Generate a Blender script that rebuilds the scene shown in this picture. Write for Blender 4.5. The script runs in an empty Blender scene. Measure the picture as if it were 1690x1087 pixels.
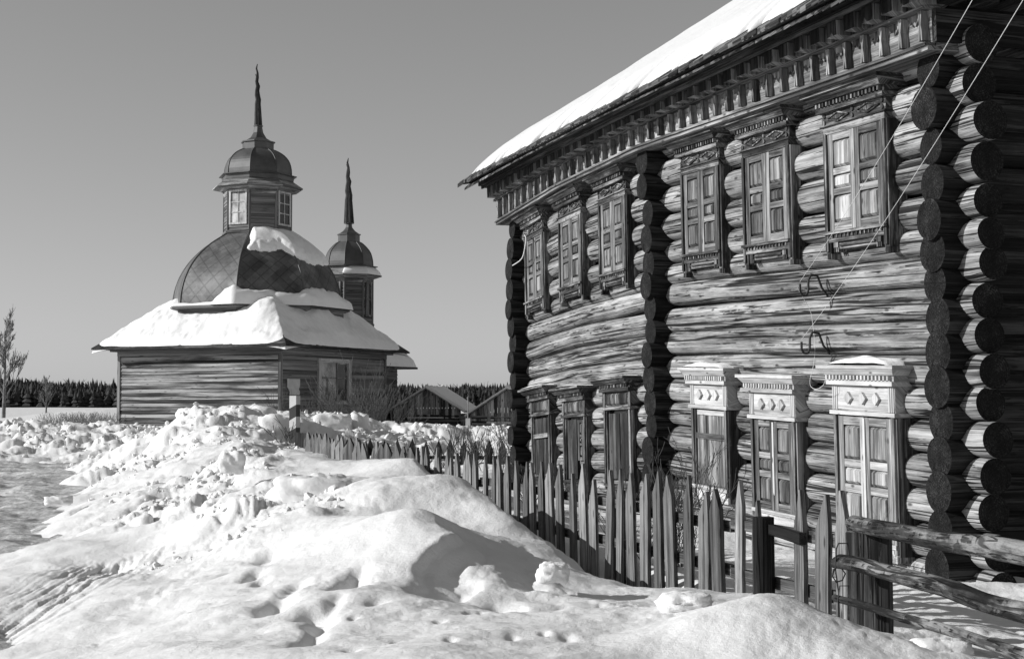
import bpy, math, random
import numpy as np
from mathutils import Vector

random.seed(7)
rng = np.random.default_rng(7)
SC = bpy.context.scene
COL = SC.collection

# ---------------------------------------------------------------- camera, sky, sun, exposure
EYE = 1.5                      # eye height above the road; all "rel" heights below are relative to the eye
FPX = 2400.0                   # focal length in photo pixels (photo 1690 wide)
PITCH = math.atan(121.5 / FPX)
cam_d = bpy.data.cameras.new('camera')
cam_d.sensor_fit = 'HORIZONTAL'
cam_d.sensor_width = 36.0
cam_d.lens = FPX / 1690 * 36.0
cam_d.clip_start = 0.1
cam_d.clip_end = 4000
cam = bpy.data.objects.new('camera', cam_d)
COL.objects.link(cam)
cam.location = (0, 0, EYE)
cam.rotation_euler = (math.radians(90) + PITCH, 0, 0)
SC.camera = cam

SUN_EL = math.radians(22)
to_sun = Vector((-0.995, -0.10, 0)).normalized()
world = bpy.data.worlds.new("World")
SC.world = world
world.use_nodes = True
wt = world.node_tree
for n in list(wt.nodes):
    wt.nodes.remove(n)
sky = wt.nodes.new('ShaderNodeTexSky')
sky.sky_type = 'NISHITA'
sky.sun_disc = False
sky.sun_elevation = SUN_EL
sky.sun_rotation = math.atan2(to_sun.x, to_sun.y)
sky.air_density = 1.0
sky.dust_density = 0.6
sky.ozone_density = 1.5
sep = wt.nodes.new('ShaderNodeSeparateColor')
mr = wt.nodes.new('ShaderNodeMath'); mr.operation = 'MULTIPLY'; mr.inputs[1].default_value = 0.65
mg = wt.nodes.new('ShaderNodeMath'); mg.operation = 'MULTIPLY_ADD'; mg.inputs[1].default_value = 0.35
bg = wt.nodes.new('ShaderNodeBackground'); bg.inputs['Strength'].default_value = 0.13
wo = wt.nodes.new('ShaderNodeOutputWorld')
wt.links.new(sky.outputs[0], sep.inputs[0])
wt.links.new(sep.outputs[0], mr.inputs[0])
wt.links.new(sep.outputs[1], mg.inputs[0])
wt.links.new(mr.outputs[0], mg.inputs[2])
ma = wt.nodes.new('ShaderNodeMath'); ma.operation = 'MULTIPLY_ADD'; ma.inputs[1].default_value = 0.12; ma.inputs[2].default_value = 1.0
mv = wt.nodes.new('ShaderNodeMath'); mv.operation = 'DIVIDE'
ms = wt.nodes.new('ShaderNodeMath'); ms.operation = 'MULTIPLY'; ms.inputs[1].default_value = 1.22
wt.links.new(mg.outputs[0], ma.inputs[0])
wt.links.new(mg.outputs[0], mv.inputs[0]); wt.links.new(ma.outputs[0], mv.inputs[1])
wt.links.new(mv.outputs[0], ms.inputs[0]); wt.links.new(ms.outputs[0], bg.inputs['Color'])
wt.links.new(bg.outputs[0], wo.inputs[0])

sun_d = bpy.data.lights.new('sun', 'SUN')
sun_d.energy = 5.0
sun_d.angle = math.radians(0.5)
sun_d.color = (1, 1, 1)
sun = bpy.data.objects.new('sun', sun_d)
COL.objects.link(sun)
sd = Vector((to_sun.x * math.cos(SUN_EL), to_sun.y * math.cos(SUN_EL), math.sin(SUN_EL)))
sun.rotation_euler = sd.to_track_quat('Z', 'Y').to_euler()
sun.location = (-20, 0, 30)

SC.view_settings.view_transform = 'Standard'
SC.view_settings.look = 'None'
SC.view_settings.exposure = 0.12
SC.view_settings.gamma = 1.0
SC.view_settings.use_curve_mapping = False

# ---------------------------------------------------------------- helpers
def P(px, py, Y):
    """point of the place at depth Y seen at a photo pixel (used while surveying the photo)"""
    fx = (px - 845) / FPX; fy = (543.5 - py) / FPX
    dy = math.cos(PITCH) - fy * math.sin(PITCH)
    dz = math.sin(PITCH) + fy * math.cos(PITCH)
    k = Y / dy
    return Vector((fx * k, Y, EYE + dz * k))

def tag(o, label=None, cat=None, group=None, kind=None):
    if label: o['label'] = label
    if cat: o['category'] = cat
    if group: o['group'] = group
    if kind: o['kind'] = kind
    return o

def empty(name, loc=(0, 0, 0), rz=0.0):
    o = bpy.data.objects.new(name, None)
    COL.objects.link(o)
    o.location = loc
    o.rotation_euler = (0, 0, rz)
    o.empty_display_size = 0.3
    return o

class MB:
    def __init__(s):
        s.v = []; s.f = []; s.uv = []; s.m = []; s.sm = []
    def add(s, verts, faces, uvs, mi=0, smooth=False):
        b = len(s.v)
        s.v.extend(verts)
        for f, u in zip(faces, uvs):
            s.f.append([i + b for i in f]); s.uv.append(u); s.m.append(mi); s.sm.append(smooth)
    def hexa(s, c, ga=0, mi=0, nseg=1):
        """8 corners: c[0..3] start ring, c[4..7] end ring (along grain)"""
        c = [np.array(p, float) for p in c]
        ro = random.random() * 40; rv = random.random() * 40
        L = np.linalg.norm((c[4] - c[0]))
        vs = []; fs = []; us = []
        for k in range(nseg + 1):
            t = k / nseg
            for i in range(4):
                vs.append(tuple(c[i] * (1 - t) + c[i + 4] * t))
        w = [0]
        for i in range(4):
            w.append(w[-1] + np.linalg.norm(c[(i + 1) % 4] - c[i]))
        for k in range(nseg):
            for i in range(4):
                j = (i + 1) % 4
                a = k * 4
                fs.append([a + i, a + j, a + 4 + j, a + 4 + i])
                u0 = ro + L * k / nseg; u1 = ro + L * (k + 1) / nseg
                us.append([(u0, rv + w[i]), (u0, rv + w[i + 1]), (u1, rv + w[i + 1]), (u1, rv + w[i])])
        for e, ring in ((0, [3, 2, 1, 0]), (nseg * 4, [0, 1, 2, 3])):
            fs.append([e + i for i in ring])
            us.append([(ro + (0.01 if q in (1, 2) else 0), rv + w[q]) for q in range(4)])
        s.add(vs, fs, us, mi)
    def box(s, a, b, ax=0, mi=0, nseg=1):
        """axis aligned box from a to b in local axes, grain along axis ax"""
        lo = [min(a[i], b[i]) for i in range(3)]; hi = [max(a[i], b[i]) for i in range(3)]
        o = [i for i in range(3) if i != ax]
        def pt(x, y, z):
            p = [0, 0, 0]; p[ax] = x; p[o[0]] = y; p[o[1]] = z; return p
        r = [(lo[o[0]], lo[o[1]]), (hi[o[0]], lo[o[1]]), (hi[o[0]], hi[o[1]]), (lo[o[0]], hi[o[1]])]
        if ax == 1: r = r[::-1]
        c = [pt(lo[ax], *q) for q in r] + [pt(hi[ax], *q) for q in r]
        s.hexa(c, mi=mi, nseg=nseg)
    def frust(s, a, b, q0, q1, inset, mi=0):
        """raised panel on a wall: a,b = (s,z) corners, q0 base depth, q1 top depth"""
        s0, z0 = a; s1, z1 = b
        v = [(s0, q0, z0), (s1, q0, z0), (s1, q0, z1), (s0, q0, z1),
             (s0 + inset, q1, z0 + inset), (s1 - inset, q1, z0 + inset), (s1 - inset, q1, z1 - inset), (s0 + inset, q1, z1 - inset)]
        f = [[4, 5, 6, 7], [0, 1, 5, 4], [1, 2, 6, 5], [2, 3, 7, 6], [3, 0, 4, 7]]
        ro = random.random() * 40; rv = random.random() * 40
        s.add(v, f, [[(ro + v[i][2], rv + v[i][0]) for i in q] for q in f], mi)
    def prism(s, poly, q0, q1, mi=0, vert=True):
        """poly = list of (s,z), extruded in q"""
        n = len(poly); ro = random.random() * 40; rv = random.random() * 40
        v = [(p[0], q0, p[1]) for p in poly] + [(p[0], q1, p[1]) for p in poly]
        f = [list(range(n)), [n + i for i in range(n)][::-1]] + [[i, i + n, (i + 1) % n + n, (i + 1) % n] for i in range(n)]
        if vert: u = [[(ro + v[i][2], rv + v[i][0] + v[i][1]) for i in q] for q in f]
        else: u = [[(ro + v[i][0], rv + v[i][2] + v[i][1]) for i in q] for q in f]
        s.add(v, f, u, mi)
    def tube(s, pts, radii, n=8, mi=0, cap=True, capm=None, smooth=True, rad_noise=0.0, sq=0):
        pts = [Vector(p) for p in pts]
        if not hasattr(radii, '__len__'): radii = [radii] * len(pts)
        ro = random.random() * 60; rv = random.random() * 60
        T0 = (pts[1] - pts[0]).normalized()
        up = Vector((0, 0, 1)) if abs(T0.z) < 0.9 else Vector((1, 0, 0))
        N = T0.cross(up).normalized()
        vs = []; L = 0; Ls = []
        ph = [random.random() * 6.28 for _ in range(4)]
        for i, p in enumerate(pts):
            if i: L += (p - pts[i - 1]).length
            Ls.append(L)
            if i == 0: T = T0
            elif i == len(pts) - 1: T = (pts[-1] - pts[-2]).normalized()
            else: T = (pts[i + 1] - pts[i - 1]).normalized()
            N = (N - T * N.dot(T)).normalized(); B = T.cross(N)
            for k in range(n):
                a = 2 * math.pi * k / n
                r = radii[i]
                if sq and 0 < i < len(pts) - 1: r *= (abs(math.cos(a)) ** sq + abs(math.sin(a)) ** sq) ** (-1 / sq)
                if rad_noise:
                    r *= 1 + rad_noise * (math.sin(a * 2 + ph[0] + L * 1.3) * .5 + math.sin(a * 3 + ph[1] + L * 2.1) * .35 + math.sin(a + ph[2] + L * 3.7) * .4 + math.sin(L * 9 + ph[3] + a * 5) * .25)
                vs.append(tuple(p + (N * math.cos(a) + B * math.sin(a)) * r))
        fs = []; us = []
        R = max(radii)
        for i in range(len(pts) - 1):
            for k in range(n):
                k2 = (k + 1) % n
                fs.append([i * n + k, i * n + k2, (i + 1) * n + k2, (i + 1) * n + k])
                va = rv + 2 * math.pi * R * k / n; vb = rv + 2 * math.pi * R * (k + 1) / n
                us.append([(ro + Ls[i], va), (ro + Ls[i], vb), (ro + Ls[i + 1], vb), (ro + Ls[i + 1], va)])
        s.add(vs, fs, us, mi, smooth)
        if cap:
            cm = mi if capm is None else capm
            for idx, rev in ((0, True), (len(pts) - 1, False)):
                ring = [vs[idx * n + k] for k in range(n)]
                u = [(math.cos(2 * math.pi * k / n) * radii[idx] * 1.0, math.sin(2 * math.pi * k / n) * radii[idx]) for k in range(n)]
                f = list(range(n))
                if rev: f = f[::-1]
                s.add(ring, [f], [[u[i] for i in f]], cm, False)
    def build(s, name, mats, parent=None, warp=None, origin=None, bevel=0.0):
        V = np.array(s.v, dtype=np.float64).reshape(-1, 3)
        if warp is not None: V = warp(V)
        if parent is not None:
            pm = parent_world(parent)
            inv = pm.inverted()
            R = np.array(inv.to_3x3()); t = np.array(inv.translation)
            V = V @ R.T + t
        org = np.zeros(3)
        if origin == 'base':
            org = np.array([(V[:, 0].min() + V[:, 0].max()) / 2, (V[:, 1].min() + V[:, 1].max()) / 2, V[:, 2].min()])
            V = V - org
        elif parent is not None or origin == 'mid':
            org = (V.min(0) + V.max(0)) / 2
            V = V - org
        me = bpy.data.meshes.new(name)
        me.from_pydata(V.tolist(), [], s.f)
        if not isinstance(mats, (list, tuple)): mats = [mats]
        for m in mats: me.materials.append(m)
        me.polygons.foreach_set('material_index', s.m)
        me.polygons.foreach_set('use_smooth', s.sm)
        uvl = me.uv_layers.new(name='UVMap')
        uvl.data.foreach_set('uv', np.array([c for u in s.uv for q in u for c in q], dtype=np.float32))
        me.update()
        o = bpy.data.objects.new(name, me)
        COL.objects.link(o)
        o.location = org
        if parent is not None: o.parent = parent
        if bevel:
            b = o.modifiers.new('bevel', 'BEVEL'); b.width = bevel; b.segments = 1; b.limit_method = 'ANGLE'
        return o

from mathutils import Matrix
def parent_world(o):
    m = Matrix.LocRotScale(o.location, o.rotation_euler, o.scale)
    while o.parent is not None:
        o = o.parent
        m = Matrix.LocRotScale(o.location, o.rotation_euler, o.scale) @ m
    return m

# numpy noise
def _h(ix, iy, seed):
    h = (ix.astype(np.int64) * 374761393 + iy.astype(np.int64) * 668265263 + seed * 982451653) & 0xffffffff
    h = ((h ^ (h >> 13)) * 1274126177) & 0xffffffff
    h = h ^ (h >> 16)
    return (h & 0xffff) / 65535.0
def vnoise(x, y, seed=0):
    ix = np.floor(x); iy = np.floor(y); fx = x - ix; fy = y - iy
    ux = fx * fx * fx * (fx * (fx * 6 - 15) + 10); uy = fy * fy * fy * (fy * (fy * 6 - 15) + 10)
    a = _h(ix, iy, seed); b = _h(ix + 1, iy, seed); c = _h(ix, iy + 1, seed); d = _h(ix + 1, iy + 1, seed)
    return (a * (1 - ux) + b * ux) * (1 - uy) + (c * (1 - ux) + d * ux) * uy - 0.5
def fbm(x, y, o=4, seed=0, g=0.5):
    r = 0; a = 1.0; t = 0
    for i in range(o):
        r = r + a * vnoise(x, y, seed + i * 17); t += a; a *= g
        x, y = (x * 1.62 + y * 1.18) + 3.1, (-x * 1.18 + y * 1.62) + 7.7
    return r / t * 2
def lumps(x, y, seed=0):
    """rounded boulders: union of random domes on a jittered grid"""
    ix = np.floor(x); iy = np.floor(y)
    best = np.zeros_like(x)
    for dx in (-1, 0, 1):
        for dy in (-1, 0, 1):
            cx = ix + dx; cy = iy + dy
            px = cx + _h(cx, cy, seed); py = cy + _h(cx, cy, seed + 5)
            r = 0.35 + 0.6 * _h(cx, cy, seed + 9)
            hh = 0.3 + 0.7 * _h(cx, cy, seed + 13)
            d2 = ((x - px) ** 2 + (y - py) ** 2) / (r * r)
            best = np.maximum(best, hh * np.sqrt(np.clip(1 - d2, 0, 1)))
    return best

# ---------------------------------------------------------------- materials (all neutral: the photograph is black and white)
class NT:
    def __init__(s, name):
        s.m = bpy.data.materials.new(name); s.m.use_nodes = True
        s.t = s.m.node_tree
        for n in list(s.t.nodes): s.t.nodes.remove(n)
        s.out = s.n('ShaderNodeOutputMaterial'); s.b = s.n('ShaderNodeBsdfPrincipled')
        s.t.links.new(s.b.outputs[0], s.out.inputs[0])
        s.b.inputs['Specular IOR Level'].default_value = 0.25
    def n(s, t, **k):
        nd = s.t.nodes.new(t)
        for a, v in k.items(): setattr(nd, a, v)
        return nd
    def l(s, a, b): s.t.links.new(a, b)
    def uv(s, su, sv, sw=1.0, src='UV'):
        tc = s.n('ShaderNodeTexCoord'); mp = s.n('ShaderNodeMapping')
        mp.inputs['Scale'].default_value = (su, sv, sw)
        s.l(tc.outputs[src], mp.inputs[0]); return mp.outputs[0]
    def noise(s, vec, scale=1, detail=4, rough=.55, dist=0.0):
        nd = s.n('ShaderNodeTexNoise'); nd.inputs['Scale'].default_value = scale
        nd.inputs['Detail'].default_value = detail; nd.inputs['Roughness'].default_value = rough
        nd.inputs['Distortion'].default_value = dist
        s.l(vec, nd.inputs['Vector']); return nd.outputs[0]
    def ramp(s, x, stops):
        r = s.n('ShaderNodeValToRGB'); e = r.color_ramp.elements
        while len(e) < len(stops): e.new(.5)
        for i, (p, c) in enumerate(stops):
            e[i].position = p; e[i].color = (c, c, c, 1)
        s.l(x, r.inputs[0]); return r.outputs[0]
    def math(s, op, a, b=None, c=None):
        m = s.n('ShaderNodeMath', operation=op)
        for i, x in enumerate((a, b, c)):
            if x is None: continue
            if isinstance(x, (int, float)): m.inputs[i].default_value = x
            else: s.l(x, m.inputs[i])
        return m.outputs[0]
    def mix(s, f, a, b):
        m = s.n('ShaderNodeMix'); m.data_type = 'FLOAT'
        for sock, x in ((m.inputs[0], f), (m.inputs[2], a), (m.inputs[3], b)):
            if isinstance(x, (int, float)): sock.default_value = x
            else: s.l(x, sock)
        return m.outputs[0]
    def bump(s, h, st=.5, d=.01):
        b = s.n('ShaderNodeBump'); b.inputs['Strength'].default_value = st; b.inputs['Distance'].default_value = d
        s.l(h, b.inputs['Height']); s.l(b.outputs[0], s.b.inputs['Normal'])
    def fin(s, col, rough=.85):
        s.l(col, s.b.inputs['Base Color']) if not isinstance(col, (int, float)) else s.b.inputs['Base Color'].__setattr__('default_value', (col, col, col, 1))
        s.b.inputs['Roughness'].default_value = rough
        return s.m

def wood(name, dark, mid, light, su=1.0, sv=1.0, crack=1.0, bump=.6, stain=.5, dist=.012):
    t = NT(name)
    fine = t.noise(t.uv(2.2 * su, 95 * sv), 1, 5, .75, .15)
    coarse = t.noise(t.uv(.40 * su, 26 * sv), 1, 6, .68, .08)
    big = t.noise(t.uv(.30 * su, 3.6 * sv), 1, 4, .6, .2)
    pt = t.noise(t.uv(2.2 * su, 12 * sv), 1, 5, .65, .2)
    c1 = t.noise(t.uv(.13 * su, 6.5 * sv), 1, 3, .5, .06)
    c2 = t.noise(t.uv(.28 * su, 19 * sv), 1, 3, .5, .05)
    a = t.math('ADD', t.math('MULTIPLY', coarse, .40), t.math('ADD', t.math('MULTIPLY', fine, .36), t.math('MULTIPLY', pt, .24)))
    a = t.math('ADD', a, t.math('MULTIPLY', t.math('SUBTRACT', big, .5), stain))
    col = t.ramp(a, [(.37, dark), (.50, mid), (.63, light)])
    def thin(x, w):
        return t.ramp(t.math('ABSOLUTE', t.math('SUBTRACT', x, .5)), [(w * .4, 0.0), (w, 1.0)])
    cr = t.math('MULTIPLY', thin(c1, .019), t.math('MAXIMUM', thin(c2, .02), t.ramp(pt, [(.47, 0.0), (.52, 1.0)])))
    cr2 = t.mix(crack, 1.0, cr)
    # drying knots
    vo = t.n('ShaderNodeTexVoronoi'); vo.voronoi_dimensions = '2D'; vo.inputs['Scale'].default_value = 1.0; vo.inputs['Randomness'].default_value = 1.0
    t.l(t.uv(1.6 * su, 4.2 * sv), vo.inputs['Vector'])
    kn = t.ramp(vo.outputs['Distance'], [(.03, .25), (.075, 1.0)])
    col = t.math('MULTIPLY', col, t.math('MULTIPLY', kn, t.math('MULTIPLY_ADD', cr2, .95, .05)))
    h = t.math('ADD', t.math('MULTIPLY', fine, .35), t.math('ADD', t.math('MULTIPLY', coarse, .6), t.math('MULTIPLY', cr2, .9)))
    t.bump(h, bump, dist)
    if name in ('picket_wood', 'siding_wood'):
        oi = t.n('ShaderNodeObjectInfo')
        col = t.math('MULTIPLY', col, t.math('MULTIPLY_ADD', oi.outputs['Random'], .75, .55))
    return t.fin(col)

M = {}
M['log'] = wood('log_wood', .024, .21, .48, stain=.50, bump=.9, dist=.012)
M['log_dark'] = wood('shaded_log_wood', .003, .012, .05, stain=.9, bump=.8)  # darker copy of log_wood, shade of the unlit sides put into its colour
M['carved'] = wood('carved_old_wood', .005, .055, .34, su=1.6, stain=.6, crack=.6, bump=.5, dist=.006)
M['shutter'] = wood('shutter_wood', .02, .11, .33, su=1.2, sv=1.2, stain=.7, crack=.6, bump=.5, dist=.005)
M['shutter_pale'] = wood('bleached_shutter_wood', .07, .26, .50, su=1.2, sv=1.0, stain=.8, crack=.5, bump=.5, dist=.005)
M['shutter_dark'] = wood('dark_shutter_wood', .006, .025, .10, su=1.4, stain=.6, crack=.6, bump=.5, dist=.005)
M['pale'] = wood('pale_painted_wood', .20, .42, .62, su=1.2, stain=.5, crack=.25, bump=.3, dist=.004)
M['cornice'] = wood('cornice_wood', .015, .11, .36, stain=.7, crack=.6, bump=.5, dist=.008)
M['frieze'] = wood('frieze_wood', .02, .16, .46, stain=.6, crack=.4, bump=.4, dist=.006)
M['black_wood'] = wood('near_black_wood', .002, .008, .05, su=1, stain=.6, crack=1, bump=.9, dist=.012)  # for the charred round post, the crosspiece and the cornice block faces
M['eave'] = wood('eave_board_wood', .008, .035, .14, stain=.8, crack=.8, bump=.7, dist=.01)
M['picket'] = wood('picket_wood', .022, .135, .34, su=1.0, sv=1.4, stain=.35, crack=.6, bump=.6, dist=.006)
M['post'] = wood('dark_post_wood', .006, .028, .11, stain=.9, crack=.8, bump=.9, dist=.012)
M['rail'] = wood('rail_bark', .008, .045, .22, su=5.0, sv=.5, stain=.8, crack=.8, bump=1.0, dist=.015)
M['siding'] = wood('siding_wood', .02, .13, .38, su=.4, sv=.7, stain=1.5, crack=.35, bump=.4, dist=.01)
M['siding2'] = wood('shaded_siding_wood', .04, .12, .25, su=.2, sv=.7, stain=.9, crack=.3, bump=.4, dist=.01)  # copy of siding_wood, shade of the right and rear walls put into its colour
M['barn'] = wood('barn_plank_wood', .05, .28, .6, su=.5, sv=.35, stain=1.2, crack=.5, bump=.4)

def endgrain():
    t = NT('end_grain_wood')
    v = t.uv(1, 1, 1)
    sx = t.n('ShaderNodeSeparateXYZ'); t.l(v, sx.inputs[0])
    ds = t.noise(v, 14, 4, .6)
    ln = t.n('ShaderNodeVectorMath', operation='LENGTH'); t.l(v, ln.inputs[0])
    r = t.math('MULTIPLY_ADD', ds, .035, ln.outputs['Value'])
    ring = t.math('SINE', t.math('MULTIPLY', r, 330))
    ang_ = t.math('ARCTAN2', sx.outputs[1], sx.outputs[0])
    cb = t.n('ShaderNodeCombineXYZ'); t.l(t.math('MULTIPLY', ang_, 2.2), cb.inputs[0]); t.l(t.math('MULTIPLY', ln.outputs['Value'], 4), cb.inputs[1])
    rad = t.noise(cb.outputs[0], 2.0, 3, .5)
    ck = t.ramp(t.math('ABSOLUTE', t.math('SUBTRACT', rad, .5)), [(.006, 0.0), (.02, 1.0)])
    sp = t.noise(v, 45, 4, .75)
    bg_ = t.noise(t.uv(1, 1, 1, 'Object'), 6, 3, .6)
    a = t.math('ADD', t.math('MULTIPLY', ring, .055), t.math('ADD', sp, t.math('MULTIPLY', t.math('SUBTRACT', bg_, .5), .7)))
    col = t.math('MULTIPLY', t.ramp(a, [(.34, .002), (.58, .016), (.88, .08)]), ck)
    t.bump(t.math('ADD', a, ck), 1.0, .012)
    return t.fin(col, .95)
M['end'] = endgrain()

def plain(name, v, rough=.6, var=.3, sc=6, bump=.2, metal=0):
    t = NT(name)
    n = t.noise(t.uv(1, 1, 1, 'Object'), sc, 5, .6)
    col = t.ramp(n, [(.3, v * (1 - var)), (.7, v * (1 + var))])
    t.bump(n, bump, .01)
    m = t.fin(col, rough)
    t.b.inputs['Metallic'].default_value = metal
    return m
M['iron'] = plain('rusty_iron', .03, .6)
M['porcelain'] = plain('dark_porcelain', .02, .25)
M['wire'] = plain('pale_wire', .62, .5, .1)
M['glass'] = plain('dark_window_glass', .035, .12, .4, 2, .05)
M['curtain'] = plain('frosted_pane', .34, .3, .7, 1.6, .1)
M['white_paint'] = plain('white_paint', .52, .6, .1, 5)
M['board_paint'] = plain('notice_board_paint', .42, .6, .15, 3)
M['black_paint'] = plain('black_paint', .03, .6, .3)
M['bush'] = plain('bush_bark', .07, .9, .4, 30)
M['twig'] = plain('twig_bark', .16, .9, .5, 30)
M['birch'] = plain('birch_bark', .16, .9, .5, 4)

def snowmat(name, alb=.84, grain=1.0, fine=22):
    t = NT(name)
    v = t.uv(1, 1, 1, 'Object')
    n1 = t.noise(v, fine, 6, .62); n2 = t.noise(v, 3.2, 4, .55)
    col = t.ramp(n2, [(.3, alb * .95), (.7, alb * 1.02)])
    n3 = t.noise(v, fine * 5, 3, .7)
    h = t.math('ADD', t.math('MULTIPLY', n1, .45), t.math('ADD', t.math('MULTIPLY', n2, .5), t.math('MULTIPLY', n3, .16)))
    t.bump(h, .5 * grain, .032)
    return t.fin(col, .7)
M['snow'] = snowmat('snow_cover', .78)
M['roofsnow'] = snowmat('dimmed_roof_snow', .60, 1.3, 9)  # sunlit slope's excess brightness taken out of the snow colour
M['ground'] = snowmat('ground_snow', .72, 1.0, 34)

def roadmat():
    t = NT('packed_road_snow')
    v = t.uv(1, 1, 1, 'Object')
    a = t.noise(v, 7, 8, .72); b = t.noise(v, .5, 3, .5); c = t.noise(t.uv(.35, 2.2, 1, 'Object'), 1.2, 4, .6)
    x = t.math('ADD', t.math('MULTIPLY', a, .5), t.math('ADD', t.math('MULTIPLY', b, .25), t.math('MULTIPLY', c, .25)))
    col = t.ramp(x, [(.40, .16), (.49, .42), (.58, .78)])
    t.bump(a, .9, .05)
    return t.fin(col, .7)
M['road'] = roadmat()

def dommat():
    t = NT('dome_sheet_metal')
    tc = t.n('ShaderNodeTexCoord')
    sx = t.n('ShaderNodeSeparateXYZ'); t.l(tc.outputs['UV'], sx.inputs[0])
    u = t.math('MULTIPLY', t.math('ADD', sx.outputs[0], sx.outputs[1]), 1.05)
    w = t.math('MULTIPLY', t.math('SUBTRACT', sx.outputs[0], sx.outputs[1]), 1.05)
    def line(x):
        f = t.math('ABSOLUTE', t.math('SUBTRACT', t.math('FRACT', x), .5))
        return t.math('GREATER_THAN', f, .455)
    l = t.math('MAXIMUM', line(u), line(w))
    n = t.noise(t.uv(1, 1, 1, 'Object'), .9, 6, .65)
    # each sheet has its own tone
    wn = t.n('ShaderNodeTexWhiteNoise'); wn.noise_dimensions = '2D'
    cb = t.n('ShaderNodeCombineXYZ'); t.l(t.math('FLOOR', t.math('ADD', u, .5)), cb.inputs[0]); t.l(t.math('FLOOR', t.math('ADD', w, .5)), cb.inputs[1])
    t.l(cb.outputs[0], wn.inputs['Vector'])
    base = t.ramp(n, [(.35, .055), (.65, .13)])
    base = t.math('MULTIPLY', base, t.math('MULTIPLY_ADD', wn.outputs['Value'], .5, .75))
    col = t.mix(l, base, t.math('MULTIPLY', base, .68))
    t.bump(t.math('SUBTRACT', 1.0, l), .5, .03)
    m = t.fin(col, .5)
    t.b.inputs['Metallic'].default_value = 0.1
    return m
M['dome'] = dommat()
M['cupola'] = plain('cupola_sheet_metal', .085, .45, .35, .8, .1, .2)

def forestmat():
    t = NT('forest_foliage')
    n = t.noise(t.uv(.3, .3, .06, 'Object'), 1, 4, .6)
    return t.fin(t.ramp(n, [(.35, .018), (.65, .06)]), .95)
M['forest'] = forestmat()

# ---------------------------------------------------------------- directions of the street: u = along the house front, n = out of it
U = np.array([-.314, .949]); U /= np.linalg.norm(U)
NN = np.array([-U[1], U[0]])                 # (-.949,-.314)
def OT(o, t):                                # o metres to the right of the camera's line along the street, t metres ahead
    return (-NN[0] * o + U[0] * t, -NN[1] * o + U[1] * t)

# ---------------------------------------------------------------- terrain
CP = []   # X, Y, z, rough
def cp(px, py, Y, r=.08):
    p = P(px, py, Y); CP.append((p.x, p.y, p.z - EYE, r))
def cw(o, t, z, r=.05):
    x, y = OT(o, t); CP.append((x, y, z, r))
# foreground bank, left to right
for a in [(0, 1000, 10, .03), (0, 1087, 7.9, .03), (200, 1087, 7.2, .03), (200, 960, 10.5, .03), (0, 930, 13, .03), (100, 900, 14.5, .03), (100, 860, 17, .05), (200, 880, 14, 0), (150, 892, 13.3, 0), (235, 905, 13, .05), (60, 905, 13.6, 0), (120, 940, 11.5, 0),
          (200, 800, 22, .15), (235, 742, 27, .8), (250, 850, 16, .45), (300, 850, 15, .9), (330, 920, 11.8, .5), (310, 950, 10.8, .22), (300, 800, 18, .8), (350, 830, 14.5, .9), (400, 900, 11.2, .45), (400, 1000, 8.4, .12), (400, 1087, 6.5, .03),
          (380, 764, 18.2, 1), (300, 743, 24, 1), (480, 797, 14.3, .6), (420, 830, 12.9, .9), (520, 812, 13.2, .5), (480, 850, 11.8, .5), (560, 1087, 5.9, .03), (700, 1087, 5.7, .03),
          (560, 950, 8.8, .2), (520, 900, 9.9, .2), (600, 850, 10.6, .05), (690, 834, 9.7, .0), (640, 838, 10, 0), (745, 856, 9.7, 0), (830, 900, 9.5, .1), (620, 900, 9.2, 0), (700, 900, 8.9, .0),
          (780, 932, 8.6, .0), (800, 884, 9.1, .0), (850, 915, 9.2, .0), (700, 860, 11.6, .05), (800, 880, 11.2, .1), (560, 795, 14, .1), (640, 800, 13.8, .05), (700, 798, 13.6, .0), (450, 755, 21, .1), (600, 785, 15.5, .0), (500, 758, 20, .05),
          (860, 940, 8.8, .3), (930, 975, 8.3, .25), (1000, 1000, 7.7, .3), (1080, 1005, 7.4, .3), (1120, 1015, 6.8, .2), (1190, 985, 6.7, .05), (1250, 972, 6.5, .05), (1300, 978, 6.5, .05), (1328, 1002, 6.7, .1), (1352, 1050, 6.9, .1),
          (1372, 1078, 6.9, .2), (1150, 1087, 5.9, .0), (1300, 1087, 5.8, .1), (1000, 1060, 6.3, .05), (880, 1040, 6.8, .05), (1440, 1078, 6.7, .2), (1560, 1070, 6.4, .3), (1690, 1087, 6.2, .2), (760, 1000, 7.4, .1),
          # drift along the fence
          (760, 786, 12.9, 0), (830, 838, 11.8, .05), (900, 893, 10.7, .1), (950, 935, 10.0, .1), (690, 756, 16.3, 0), (640, 757, 18.4, 0), (570, 762, 20.6, 0), (505, 748, 23.6, .1),
          (560, 768, 19.6, 0), (620, 764, 18.2, 0), (520, 766, 19, 0), (600, 778, 16.3, 0), (560, 783, 16.5, .05), (660, 760, 17.0, 0),
          # cross bank and piles
          (0, 697, 46, .8), (100, 700, 46, .8), (200, 706, 45, .8), (0, 755, 38.5, .5), (100, 760, 37, .5), (165, 768, 34.5, .4), (60, 715, 43.5, 1), (150, 725, 41, 1), (230, 735, 31, .8),
          (330, 684, 31, .8), (420, 690, 29, .8), (460, 702, 28, .8), (260, 718, 31, .8), (480, 738, 25, .6), (400, 738, 23, .6), (380, 715, 26, .7),
          (540, 695, 33, .8), (592, 692, 34, .8), (565, 712, 33, .6), (670, 722, 37, .8), (740, 715, 38, .8), (820, 717, 38, .8)]:
    cp(*a)
CP[:] = [c for c in CP]
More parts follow.
